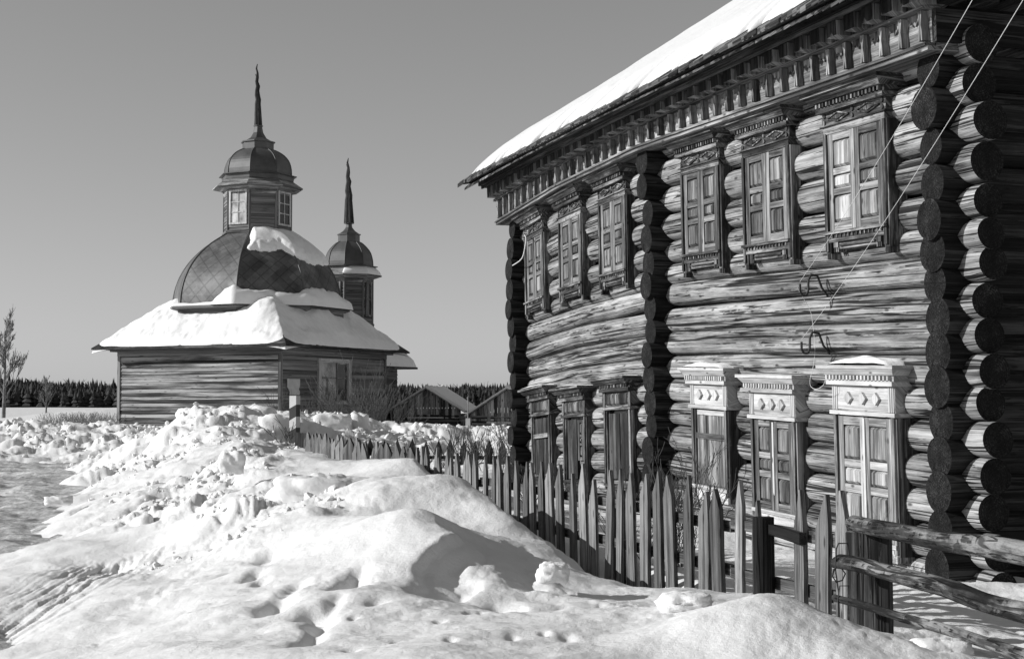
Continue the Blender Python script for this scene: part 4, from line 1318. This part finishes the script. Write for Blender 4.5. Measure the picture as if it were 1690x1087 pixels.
# snow on the bell turret's eave
mb = MB()
for (a0, a1) in ((-70, 60),):
    n, m = 60, 6; vs = []
    for i in range(n + 1):
        a = math.radians(a0 + (a1 - a0) * i / n)
        face = ((math.degrees(a) + 22.5) % 45.0) - 22.5
        k = math.cos(math.radians(22.5)) / math.cos(math.radians(face))
        for j in range(m + 1):
            w = j / m; en = min(1, i / 8, (n - i) / 8) ** .5
            R = (1.48 + (1.93 - 1.48) * w) * k
            zb = 7.40 + .33 * (1 - w)
            vs.append((R * math.cos(a), tz + R * math.sin(a), zb + .01 + .2 * en * math.sqrt(1 - w ** 3)))
    fs = [[i * (m + 1) + j, (i + 1) * (m + 1) + j, (i + 1) * (m + 1) + j + 1, i * (m + 1) + j + 1] for i in range(n) for j in range(m)]
    mb.add(vs, fs, [[(0, 0)] * 4] * len(fs), 0, True)
mb.build('turret_snow', M['snow'], bt, warpC)

# ---------------------------------------------------------------- picket fence along the yard
FO = 4.35
fence = empty('picket_fence', (*OT(FO, 14), EYE - 1.3))
tag(fence, 'long weathered grey picket fence with pointed tops running along the log house yard', 'fence')
ang = math.atan2(U[1], U[0])
def picket_mesh(w, h, tip, t=.026, jag=0):
    mb = MB()
    a = random.uniform(-.25, .1) * w
    b = w / 2
    tl = h - tip * random.uniform(.8, 1.2); tr = h - tip * random.uniform(.8, 1.2)
    jr = lambda: random.uniform(-.007, .004)
    pl = [(-b, 0), (b, 0)]
    for k in range(1, 8): pl.append((b * random.uniform(.97, 1.0) + jr(), tr * k / 8))
    pl.append((b + jr(), tr))
    pl += [(a + (b - a) * .45 + jr(), tr + (h - tr) * .52), (a + .009, h - random.choice((0, 0, .012))), (a - .006, h)]
    pl += [(a + (-b - a) * .5 + jr(), tl + (h - tl) * .48), (-b - jr(), tl)]
    for k in range(7, 0, -1): pl.append((-b * random.uniform(.97, 1.0) - jr(), tl * k / 8))
    mb.prism(pl, -t / 2, t / 2)
    return mb.build('picket', M['picket'], None, None)
variants = []
for k in range(9):
    o = picket_mesh(random.uniform(.115, .15), 1.25, random.uniform(.15, .21), random.uniform(.022, .032))
    variants.append(o)
t_ = (8.2 - 1.366) / .949; npk = 0
t_end = (24.2 - 1.366) / .949
first = {}
while t_ < t_end:
    if 7.88 < t_ < 8.24: t_ = 8.24
    v = variants[npk % 9] if npk < 9 else None
    if v is None:
        v = random.choice(variants).copy(); COL.objects.link(v)
    x, y = OT(FO + random.uniform(-.012, .012) + (.0 if t_ < 19 else 0), t_)
    top = -.515 + random.choice((0, 0, 0, -.03, .015, -.07)) + random.uniform(-.03, .02) + (.02 if t_ > 20 else 0) - (.03 if t_ < 7 else 0)
    v.parent = fence
    v.location = Vector((x, y, EYE + top - 1.25)) - fence.location
    v.rotation_euler = (random.uniform(-.02, .02), random.gauss(0, .024), ang + random.uniform(-.06, .06) + (.5 if t_ > 17 else 0))
    if t_ > 17: v.scale = (1.35, 1, 1)
    npk += 1
    t_ += random.uniform(.235, .265) if t_ < 17 else random.uniform(.22, .26)
mb = MB()
def ot3(o, t, z): x, y = OT(o, t); return (x, y, EYE + z)
for z in (-.80, -1.10):
    n = 12; t0 = 7.25; t1 = t_end
    for k in range(n):
        a = t0 + (t1 - t0) * k / n; b = t0 + (t1 - t0) * (k + 1) / n
        zz = z + random.uniform(-.02, .02)
        mb.hexa([ot3(FO + .022, a, zz - .035), ot3(FO + .06, a, zz - .035), ot3(FO + .06, a, zz + .035), ot3(FO + .022, a, zz + .035), ot3(FO + .022, b, zz - .035), ot3(FO + .06, b, zz - .035), ot3(FO + .06, b, zz + .035), ot3(FO + .022, b, zz + .035)])
mb.build('fence_rails', M['picket'], fence)
for k, t in enumerate((8.07, 10.9, 14.0, 17.2, 20.2, 23.3)):
    mb = MB()
    r = .068 if k == 0 else .05
    o_ = FO + (-.05 if k == 0 else .17)
    p = [ot3(o_, t, -1.7), ot3(o_, t, -1.1), ot3(o_, t, -.70)]
    mb.tube(p, [r, r, r * .97], 12, 0, True, 1, True, .04)
    if k == 0:
        c = OT(o_, t)
    mb.build('fence_post', [M['black_wood'] if k == 0 else M['post'], M['end']], fence)

mb = MB(); x0_, y0_ = OT(FO - .03, 8.0); x1_, y1_ = OT(FO - .03, 7.62)
mb.hexa([(x0_ + a, y0_, EYE + z) for a, z in ((-.02, -.80), (.02, -.80), (.02, -.74), (-.02, -.74))] + [(x1_ + a, y1_, EYE + z) for a, z in ((-.02, -.83), (.02, -.83), (.02, -.76), (-.02, -.76))])
mb.build('crosspiece', M['black_wood'], fence)

# rail fence (log rails on a squared post) at the right
rf = empty('rail_fence', (1.75, 7.35, EYE - 1.3))
tag(rf, 'rail fence of round bark-covered logs nailed to a thick squared post', 'fence')
mb = MB()
pc = P(1434, 870, 7.45)
a_ = math.atan2(-.974, .228)
bx = np.array([math.cos(.35), -math.sin(.35)]); by = np.array([math.sin(.35), math.cos(.35)])
rings = []
for z in (-1.5, -1.2, -.95, -.75, -.632):
    wv = .108 + random.uniform(-.006, .006); dv = .09 + random.uniform(-.005, .005); jx = random.uniform(-.004, .004)
    rings.append([(pc.x + jx + sx * wv * bx[0] + sy * dv * by[0], pc.y + sx * wv * bx[1] + sy * dv * by[1], EYE + z + (.015 * sx if z > -.7 else 0)) for sx, sy in ((-1, -1), (1, -1), (1, 1), (-1, 1))])
mb.hexa(rings[0] + rings[4])
gp = mb.build('gate_post', M['post'], rf, bevel=.008)
def rail(pa, pb, ra, rb, mat='rail', wob=.02, name='log_rail', rn=.09):
    mb = MB(); pts = []; rd = []; n = 40
    pa = Vector(pa); pb = Vector(pb); w = random.random() * 6
    for k in range(n + 1):
        t = k / n; p = pa.lerp(pb, t)
        p += Vector((0, 0, wob * math.sin(t * 5 + w) + wob * .4 * math.sin(t * 17 + w)))
        pts.append(p); rd.append(ra + (rb - ra) * t)
    mb.tube(pts, rd, 16, 0, True, 1, True, rn)
    return mb.build(name, [M[mat], M['end']], rf)
rail(P(1408, 862, 7.36), P(1800, 935, 5.5), .042, .052, wob=.006)
rail(P(1383, 925, 7.33), P(1800, 1038, 5.5), .036, .05, wob=.01, rn=.2)
rail(P(1378, 984, 7.33), P(1800, 1115, 5.5), .019, .028, wob=.006)
# wire loops round the post
mb = MB()
def ptsp(L, Y): return [P(a, b, Y) for a, b in L]
mb.tube(ptsp([(1386, 1030), (1384, 980), (1379, 940), (1380, 905), (1384, 896), (1399, 896), (1401, 915), (1397, 930)], 7.27), .004, 6)
mb.tube(ptsp([(1376, 938), (1374, 950), (1380, 960), (1390, 957), (1395, 946), (1388, 936), (1378, 937), (1374, 948)], 7.26), .004, 6)
mb.tube(ptsp([(1383, 1040), (1383, 990), (1386, 966), (1401, 966), (1400, 980)], 7.26), .0035, 6)
mb.build('wire_loops', M['iron'], rf)
mb = MB()
b0 = P(1345, 1045, 7.0); b1 = P(1450, 1080, 6.75)
mb.tube([b0, b0.lerp(b1, .5), b1], [.02, .024, .018], 8, 0, True, 0, False, .2)
o = mb.build('fallen_plank', M['post'], None, None, 'base'); tag(o, 'dark broken plank half buried in snow at the foot of the squared post', 'plank')
# back fence of the yard, seen against the piles
bf = empty('dark_picket_fence', (0, 30, EYE - 1.3))
tag(bf, 'low dark fence of broad spade-shaped pickets in front of the sheds', 'fence')
x = -3.4; bv = []
k = 0
while x < 3.2:
    if k < 4:
        mb = MB(); w = .085
        mb.prism([(-w * .75, 0), (w * .75, 0), (w * .8, .78), (w * 1.05, .86), (w * .5, 1.0), (0, 1.12), (-w * .5, 1.0), (-w * 1.05, .86), (-w * .8, .78)], -.012, .012)
        v = mb.build('picket', M['post'], None, None); bv.append(v)  # dark wood carries the shade on these pickets
    else:
        v = bv[k % 4].copy(); COL.objects.link(v)
    v.parent = bf; v.location = (x, .0, -.55 + random.uniform(-.04, .03)); v.rotation_euler = (0, random.uniform(-.03, .03), random.uniform(-.1, .1))
    x += random.uniform(.24, .29); k += 1
mb = MB(); mb.box((-3.5, 30.02, EYE - 1.15), (3.2, 30.06, EYE - 1.08), 0); mb.build('fence_rail', M['post'], bf)

# striped post
sp = P(486, 745, 25.5)
mb = MB()
zb, ztp = EYE - 1.2, EYE + .13
hw = .068
ca_, sa_ = math.cos(.42), math.sin(.42)
def corner(sx, sy, z):
    return (sp.x + sx * hw * ca_ + sy * hw * sa_, sp.y - sx * hw * sa_ + sy * hw * ca_, z)
stripes = [(-1.2, -.46, 1), (-.46, -.27, 0), (-.27, -.06, 1), (-.06, .13, 0)]
for (a, b, mi) in stripes:
    sk = .035
    def zz(sx, sy, z): return EYE + z + (sk * sx if z > -1.1 and z < .12 else 0) + (.03 * sx * 0)
    c = [corner(sx, sy, zz(sx, sy, a)) for sx, sy in ((-1, -1), (1, -1), (1, 1), (-1, 1))] + [corner(sx, sy, zz(sx, sy, b)) for sx, sy in ((-1, -1), (1, -1), (1, 1), (-1, 1))]
    mb.hexa(c, mi=mi)
o = mb.build('striped_post', [M['white_paint'], M['black_paint']], None, None, 'base')
tag(o, 'square post with white and black slanted stripes at the end of the picket fence', 'post')
# end boards of the far fence
mb = MB()
e0 = P(490, 712, 24.6); e1 = P(506, 714, 24.2)
for k in range(4):
    p = e0.lerp(e1, k / 3); mb.hexa([(p.x - .03, p.y, EYE - 1.1), (p.x + .03, p.y - .01, EYE - 1.1), (p.x + .03, p.y + .02, EYE - 1.1), (p.x - .03, p.y + .02, EYE - 1.1),
        (p.x - .03, p.y, p.z), (p.x + .03, p.y - .01, p.z - .02), (p.x + .03, p.y + .02, p.z - .02), (p.x - .03, p.y + .02, p.z)])
mb.build('end_boards', M['picket'], fence)

# ---------------------------------------------------------------- sheds
def shed(name, px, Y, w, L, peak, side, label, rot):
    c = P(px, 665, Y)
    e = empty(name, (c.x, c.y, EYE - 1.4), rot)
    tag(e, label, 'shed')
    ca, sa = math.cos(rot), math.sin(rot)
    def wp(V):
        X = c.x + V[:, 0] * ca - V[:, 1] * sa; Yy = c.y + V[:, 0] * sa + V[:, 1] * ca
        return np.stack([X, Yy, V[:, 2] + EYE], 1)
    mb = MB(); n = 22
    for k in range(n):   # gable planks
        x0 = -w + 2 * w * k / n; x1 = x0 + 2 * w / n
        z0 = side + (peak - side) * (1 - abs(x0) / w); z1 = side + (peak - side) * (1 - abs(x1) / w)
        lowz = -1.5 if random.random() < .0 else side - .45 + random.uniform(-.03, .03)
        mb.prism([(x0 + .01, lowz), (x1 - .01, lowz), (x1 - .01, z1), (x0 + .01, z0)], random.uniform(-.03, .0), .05)
    mb.build('gable_wall', M['barn'], e, wp)
    mb = MB()
    for k in range(3):
        z = -1.5 + k * .30
        for yy in (0.02,):
            mb.tube([(-w + .1, yy + .1, z + .15), (w - .1, yy + .1, z + .15)], .155, 10, 0, True, 0, True, .04)
        mb.tube([(w - .15, .1, z + .15), (w - .15, L, z + .15)], .155, 10); mb.tube([(-w + .15, .1, z + .15), (-w + .15, L, z + .15)], .155, 10)
    mb.box((-w + .12, .13, -1.5), (w - .12, .2, side + .1), 0)
    mb.build('log_walls', M['siding'], e, wp)
    mb = MB()
    ov = .25
    for sg in (-1, 1):
        zo = side - ov * (peak - side) / w
        c_ = [(0, -.35, peak + .02), (sg * (w + ov), -.35, zo + .02), (sg * (w + ov), -.35, zo + .08), (0, -.35, peak + .08)]
        mb.hexa(c_ + [(a, L, z) for a, b, z in c_])
    mb.build('roof', M['barn'], e, wp)
    mb = MB(); nx, ny = 50, 20
    vs = []
    for i in range(nx + 1):
        for j in range(ny + 1):
            x = -w - ov + 2 * (w + ov) * i / nx; y = -.33 + (L + .3) * j / ny
            z = peak + .085 - abs(x) * (peak - side) / w
            d = min((w + ov - abs(x)) / .25, (y + .33) / .15, 1) ; d = .35 + .65 * max(d, 0) ** .5
            th = (.05 if x < 0 else .16) * (1 + .6 * float(fbm(np.array([x * .8]), np.array([y * .8]), 2, 7)[0]))
            if x < 0: th = max(th, .11)
            if j == 1: y = -.31
            vs.append((x, y, z + (th * d if j else 0)))
    fs = [[i * (ny + 1) + j, (i + 1) * (ny + 1) + j, (i + 1) * (ny + 1) + j + 1, i * (ny + 1) + j + 1] for i in range(nx) for j in range(ny)]
    mb.add(vs, fs, [[(0, 0)] * 4] * len(fs), 0, True)
    mb.build('roof_snow', M['snow'], e, wp)
    mb = MB()
    mb.box((-w * .55, -.12, side - .50), (w * .5, .0, side - .44), 0); mb.build('ledge', M['barn'], e, wp)
    mb = MB(); mb.box((-w * .55, -.13, side - .438), (w * .5, .0, side - .38), 0); mb.build('ledge_snow', M['snow'], e, wp)
    return e
shed('plank_shed', 704, 84, 2.0, 7, .80, -.42, 'small shed with plank gable, log walls and snow on the roof, beside the church', -.10)
shed('plank_shed', 838, 78, 2.05, 7, .72, -.62, 'plank-gabled shed half hidden behind the far corner of the log house', -.12)
# thin marker post with a white box between the sheds
q = P(772, 705, 60)
mb = MB(); mb.tube([(q.x, q.y, EYE - 1.3), (q.x, q.y, EYE + .25)], .02, 6); mk = mb.build('marker_pole', M['picket'], None, None, 'base')
tag(mk, 'thin pole with a small white box standing between the two sheds', 'pole')
mb = MB(); mb.box((q.x - .09, q.y - .08, EYE - .98), (q.x + .1, q.y + .05, EYE - .62), 2); mb.build('meter_box', M['white_paint'], mk)

# ---------------------------------------------------------------- forest on the horizon (one mass)
mb = MB()
fv = []; ff = []
def conifer(x, y, z, h, r):
    b = len(fv); n = 6; lv = 5
    for l in range(lv):
        t = l / lv
        rr_ = r * (1 - t) ** .8 * random.uniform(.8, 1.1); zz = z + h * (.06 + .94 * t)
        a0 = random.random() * 6
        for k in range(n):
            a = a0 + k * 6.283 / n; q = rr_ * random.uniform(.65, 1.25)
            fv.append((x + q * math.cos(a), y + q * math.sin(a), zz - h * .05 * random.random()))
        fv.append((x, y, zz + h * (1.0 / lv) * 1.25))
    for l in range(lv):
        o = b + l * (n + 1)
        for k in range(n): ff.append([o + k, o + (k + 1) % n, o + n])
def decid(x, y, z, h, r):
    b = len(fv)
    # thin trunk and ragged crown of slivers
    fv.extend([(x - .15, y, z), (x + .15, y, z), (x, y, z + h)]); ff.append([b, b + 1, b + 2])
    for k in range(9):
        a = random.random() * 6.28; t = random.uniform(.35, .95); l = r * random.uniform(.5, 1.0)
        b = len(fv); zz = z + h * t
        fv.extend([(x, y, zz), (x + l * math.cos(a), y + l * math.sin(a), zz + l * 1.2), (x + .35, y, zz + .5)])
        ff.append([b, b + 1, b + 2])
for k in range(14000):
    a = math.radians(random.uniform(-34, 16)); Y = random.uniform(470, 620)
    x = math.tan(a) * Y
    k2 = (1 + .35 * float(vnoise(np.array([x * .013]), np.array([3.]), 5)[0]) + .25 * float(vnoise(np.array([x * .06]), np.array([8.]), 6)[0])) * random.choice((.8, .86, .9, .92, .95, 1.04)) * .98
    if random.random() < .88: conifer(x, Y, EYE - 2.5, random.uniform(7.5, 11.2) * k2 * Y / 560, random.uniform(1.8, 3.3))
    else: decid(x, Y, EYE - 2.5, random.uniform(8, 11.0) * k2 * Y / 560, random.uniform(1.5, 3))
me = bpy.data.meshes.new('forest'); me.from_pydata(fv, [], ff); me.materials.append(M['forest'])
fo = bpy.data.objects.new('forest', me); COL.objects.link(fo)
tag(fo, 'dark distant forest of conifers along the horizon', 'forest', kind='stuff')

# ---------------------------------------------------------------- bare trees, bushes, dry stems
def branches(mb, p, d, L, r, depth, spread=.5, n=4, up=.15, minr=.004, kids=(2, 4), sides=4, shrink=.62, mi=0):
    pts = [p]; rd = [r]; d = d.normalized()
    for k in range(n):
        d = (d + Vector((random.gauss(0, .12), random.gauss(0, .12), random.gauss(0, .08) + up * .15))).normalized()
        p = p + d * (L / n); pts.append(p); rd.append(max(minr, r * (1 - .75 * (k + 1) / n)))
    mb.tube(pts, rd, sides if depth > 1 else 3, mi, False)
    if depth <= 0: return
    for k in range(random.randint(*kids)):
        t = random.uniform(.25, 1.0); i = min(int(t * n), n - 1); q = pts[i].lerp(pts[i + 1], t * n - i)
        dd = (pts[i + 1] - pts[i]).normalized()
        ax = Vector((random.gauss(0, 1), random.gauss(0, 1), random.gauss(0, .5))).normalized()
        nd = (dd + ax * spread + Vector((0, 0, up))).normalized()
        branches(mb, q, nd, L * shrink * random.uniform(.7, 1.15), max(minr, rd[i] * .6), depth - 1, spread, max(2, n - 1), up, minr, kids, sides, shrink, mi)

def bush(x, y, h, stems, label, mat='bush', r=.012, minr=.004, spread=.45, wid=.4, depth=2, kids=(2, 5), name='bush', group=None, zb=None):
    mb = MB()
    z = (ground_z(x, y) if zb is None else zb) - .1
    for k in range(stems):
        a = random.random() * 6.28; q = random.uniform(0, wid)
        p = Vector((x + q * math.cos(a), y + q * math.sin(a), z))
        d = Vector((math.cos(a) * .55 * random.random(), math.sin(a) * .55 * random.random(), 1))
        branches(mb, p, d, h * random.uniform(.6, 1.0), r, depth, spread, 4, .2, minr, kids, 4)
    o = mb.build(name, M[mat], None, None, 'base')
    return tag(o, label, 'bush', group)
g = 'leafless bushes in front of the church'
for (px, Y, h, st, lab) in [(535, 40, 1.3, 26, 'dense leafless bush under the church window, behind the fence'),
                            (585, 38, 1.35, 26, 'leafless bush just right of the church window'),
                            (612, 42, 1.35, 22, 'tallest leafless bush at the right corner of the church'),
                            (500, 42, 1.1, 14, 'low leafless bush beside the striped post')]:
    p = P(px, 700, Y); bush(p.x, p.y, h, st, lab, r=.014, minr=.005, wid=.9, group=g, kids=(3, 5))
for (px, Y, h, st, lab) in [(700, 28, .6, 7, 'thin twiggy bush behind the dark pickets, left of the pole'), (765, 26, .7, 12, 'twiggy bush behind the dark pickets in front of the pole'),
                            (815, 25, .75, 12, 'twiggy bush beside the far corner of the log house')]:
    p = P(px, 725, Y); bush(p.x, p.y, h, st, lab, r=.01, minr=.004, wid=.35, group='twiggy bushes behind the dark pickets')
for (t, o, h, st, lab) in [(11.1, 5.2, .72, 20, 'tangled bare bush behind the fence under the plank-closed window'), (12.6, 5.4, .5, 10, 'bare bush in the yard at the foot of the protruding log ends'),
                           (15.0, 5.4, .45, 8, 'thin bare bush in the yard below the dark far windows')]:
    x, y = OT(o, t); bush(x, y, h, st, lab, mat='bush', r=.006, minr=.0022, wid=.3, group='bare bushes in the yard', depth=3, kids=(2, 4))
# a sprig at the end of the fence
p = P(476, 745, 25); bush(p.x, p.y, .45, 4, 'little leaning sprig at the foot of the striped post', r=.007, minr=.004, wid=.1)
# trees on the left
def tree(px, Y, h, label, r, depth=4, base_py=672):
    p = P(px, base_py, Y); z0 = EYE - 1.4
    e = empty('bare_tree', (p.x, p.y, z0)); tag(e, label, 'tree')
    mb = MB(); n = 12; pts = []; rd = []
    for k in range(n + 1):
        t = k / n; pts.append(Vector((p.x + .15 * math.sin(t * 3) * h * .05, p.y, z0 + h * t * .9))); rd.append(r * (1 - t) ** .8 + .02)
    mb.tube(pts, rd, 8); mb.build('trunk', M['birch'], e)
    mb = MB()
    for k in range(26):
        t = .22 + .75 * (k / 25) ; i = min(int(t * n), n - 1); q = pts[i].lerp(pts[i + 1], t * n - i)
        a = random.random() * 6.28
        L = h * .36 * (1 - t * .62) * random.uniform(.7, 1.1)
        branches(mb, q, Vector((math.cos(a) * .7, math.sin(a) * .7, .9)), L, rd[i] * .5, depth - 1, .4, 4, .25, .014, (3, 5), 4, .6)
    mb.build('crown', M['birch'], e)
tree(6, 118, 8.1, 'tall bare birch at the left edge in front of the forest', .15)
tree(76, 150, 4.1, 'small bare tree standing out against the forest left of the church', .08, 3)
# dry stems in the snowfield left of the church
mb = MB()
for k in range(900):
    px = random.gauss(140, 38); Y = random.uniform(60, 74)
    if px < 60 or px > 205: continue
    p = P(px, 690, Y); z = EYE - 1.35
    h = random.uniform(.35, .95)
    mb.tube([(p.x, p.y, z), (p.x + random.gauss(0, .05), p.y, z + h * .6), (p.x + random.gauss(0, .12), p.y, z + h)], [.012, .01, .006], 3, 0, False)
o = mb.build('dry_stems', M['twig'], None, None, 'base'); tag(o, 'dry weed stems sticking out of the snow left of the church', 'weeds', kind='stuff')

# ---------------------------------------------------------------- loose blocks of snow
def snow_block(px, py, Y, sx, sy, sz, label, seed, sink=.3, group='snow blocks lying on the bank', rough=.28):
    c = P(px, py, Y)
    n1, n2 = 36, 24; vs = []
    r_ = np.random.default_rng(seed); o3 = r_.random(6) * 50
    for i in range(n2 + 1):
        phi = math.pi * i / n2
        for j in range(n1):
            a = 2 * math.pi * j / n1
            d = np.array([math.sin(phi) * math.cos(a), math.sin(phi) * math.sin(a), math.cos(phi)])
            m = max(abs(d)); d2 = d / (m ** .55)
            f = 1 + rough * float(fbm(np.array([d[0] * 1.7 + o3[0] + d[2] * 1.1]), np.array([d[1] * 1.7 + o3[1] - d[2] * .8]), 4, seed)[0]) + .10 * float(fbm(np.array([d[0] * 6 + o3[2]]), np.array([d[1] * 6 + d[2] * 5]), 3, seed + 3)[0])
            vs.append((c.x + d2[0] * f * sx, c.y + d2[1] * f * sy, c.z + d2[2] * f * sz))
    fs = []
    for i in range(n2):
        for j in range(n1):
            j2 = (j + 1) % n1
            fs.append([i * n1 + j, (i + 1) * n1 + j, (i + 1) * n1 + j2, i * n1 + j2])
    mb = MB(); mb.add(vs, fs, [[(0, 0)] * 4] * len(fs), 0, True)
    o = mb.build('snow_block', M['snow'], None, None, 'base')
    return tag(o, label, 'snow block', group)
snow_block(912, 945, 8.5, .09, .08, .06, 'small crumpled snow block at the foot of the fence drift', 1)
snow_block(520, 818, 13.0, .38, .22, .17, 'wide dark-sided snow block lying on the bank left of the drift', 2)
snow_block(383, 762, 16.6, .14, .13, .13, 'cube-like snow block on the crest of the rough bank', 3)
snow_block(458, 714, 27.5, .36, .32, .33, 'big rounded snow block beside the striped post', 4)
snow_block(424, 694, 30, .42, .36, .32, 'rounded snow block on the pile under the church corner', 5)
snow_block(328, 690, 31.5, .42, .36, .25, 'topmost snow block of the pile, in front of the church wall', 6)
snow_block(382, 694, 31, .22, .2, .18, 'pointed snow block in the middle of the pile', 7)
snow_block(550, 700, 32.5, .42, .3, .24, 'rounded snow heap behind the far pickets under the bush', 8)
snow_block(590, 704, 33, .28, .26, .30, 'cone-shaped snow heap behind the far pickets', 9)
snow_block(1552, 1078, 6.2, .13, .1, .06, 'snow lump under the lowest rail at the bottom right', 10)
snow_block(96, 826, 17.8, .16, .14, .06, 'small snow lump at the edge of the road', 11)
snow_block(480, 803, 13.6, .08, .08, .06, 'little snow lump beside the wide dark-sided block', 12)
snow_block(1130, 995, 7.0, .12, .12, .05, 'broken snow lump left of the smooth mound by the fence', 14)

# crumbs of broken snow strewn over the ploughed banks
cv = []; cf = []
base_ico = []
g_ = (1 + 5 ** .5) / 2
iv = np.array([(-1, g_, 0), (1, g_, 0), (-1, -g_, 0), (1, -g_, 0), (0, -1, g_), (0, 1, g_), (0, -1, -g_), (0, 1, -g_), (g_, 0, -1), (g_, 0, 1), (-g_, 0, -1), (-g_, 0, 1)]) / math.hypot(1, g_)
ifc = [(0, 11, 5), (0, 5, 1), (0, 1, 7), (0, 7, 10), (0, 10, 11), (1, 5, 9), (5, 11, 4), (11, 10, 2), (10, 7, 6), (7, 1, 8), (3, 9, 4), (3, 4, 2), (3, 2, 6), (3, 6, 8), (3, 8, 9), (4, 9, 5), (2, 4, 11), (6, 2, 10), (8, 6, 7), (9, 8, 1)]
N_ = 90000
aa = np.radians(rng.uniform(-20.5, 12, N_)); lr = rng.uniform(math.log(6), math.log(47), N_); YY = np.exp(lr); XX = np.tan(aa) * YY
zc_, rc_ = terrain(XX, YY)
clump = fbm(XX * 1.3, YY * 1.3, 3, 90)
keep = (rc_ > .30) & (rng.random(N_) < rc_ * .5 * np.clip(.6 + clump * 2, 0, 1.4)) & (zc_ > .06)
# one subdivision of the icosahedron
ed = {}; iv2 = [tuple(v) for v in iv]; ifc2 = []
def midp(a, b):
    k = (min(a, b), max(a, b))
    if k not in ed:
        m = (np.array(iv2[a]) + np.array(iv2[b])); m /= np.linalg.norm(m); ed[k] = len(iv2); iv2.append(tuple(m))
    return ed[k]
for a, b_, c_ in ifc:
    x1, x2, x3 = midp(a, b_), midp(b_, c_), midp(c_, a)
    ifc2 += [(a, x1, x3), (b_, x2, x1), (c_, x3, x2), (x1, x2, x3)]
iv2 = np.array(iv2); ifc2 = np.array(ifc2)
VV = []; FF = []; nb = 0
for x, y, z, q in zip(XX[keep], YY[keep], zc_[keep], rc_[keep]):
    keepn = q
    sz = (rng.random() ** 4 * .06 + .009) * (.6 + y / 34) * (.6 + .5 * q)
    M3 = np.linalg.qr(rng.normal(size=(3, 3)))[0] * (sz * np.array([1, rng.uniform(.6, 1), rng.uniform(.45, .9)]))[:, None]
    d0 = rng.normal(size=(5, 3)); d0 /= np.linalg.norm(d0, axis=1)[:, None]
    cut = rng.uniform(.45, .85, 5)
    pr_ = iv2 @ d0.T
    f = np.minimum(1, (cut / np.maximum(pr_, .05)).min(1))      # chopped faces
    pts = (iv2 * (f * rng.uniform(.84, 1.16, len(iv2)))[:, None]) @ M3
    VV.append(pts + [x, y, z + sz * .02]); FF.append(ifc2 + nb); nb += len(iv2)
cv = np.concatenate(VV).tolist(); cf = np.concatenate(FF).tolist()
me = bpy.data.meshes.new('snow_crumbs'); me.from_pydata(cv, [], cf); me.materials.append(M['ground']); me.polygons.foreach_set('use_smooth', [False] * len(cf))
o = bpy.data.objects.new('snow_crumbs', me); COL.objects.link(o)
tag(o, 'broken crumbs of ploughed snow strewn over the banks', 'snow', kind='stuff')
print('crumbs', int(keep.sum()))
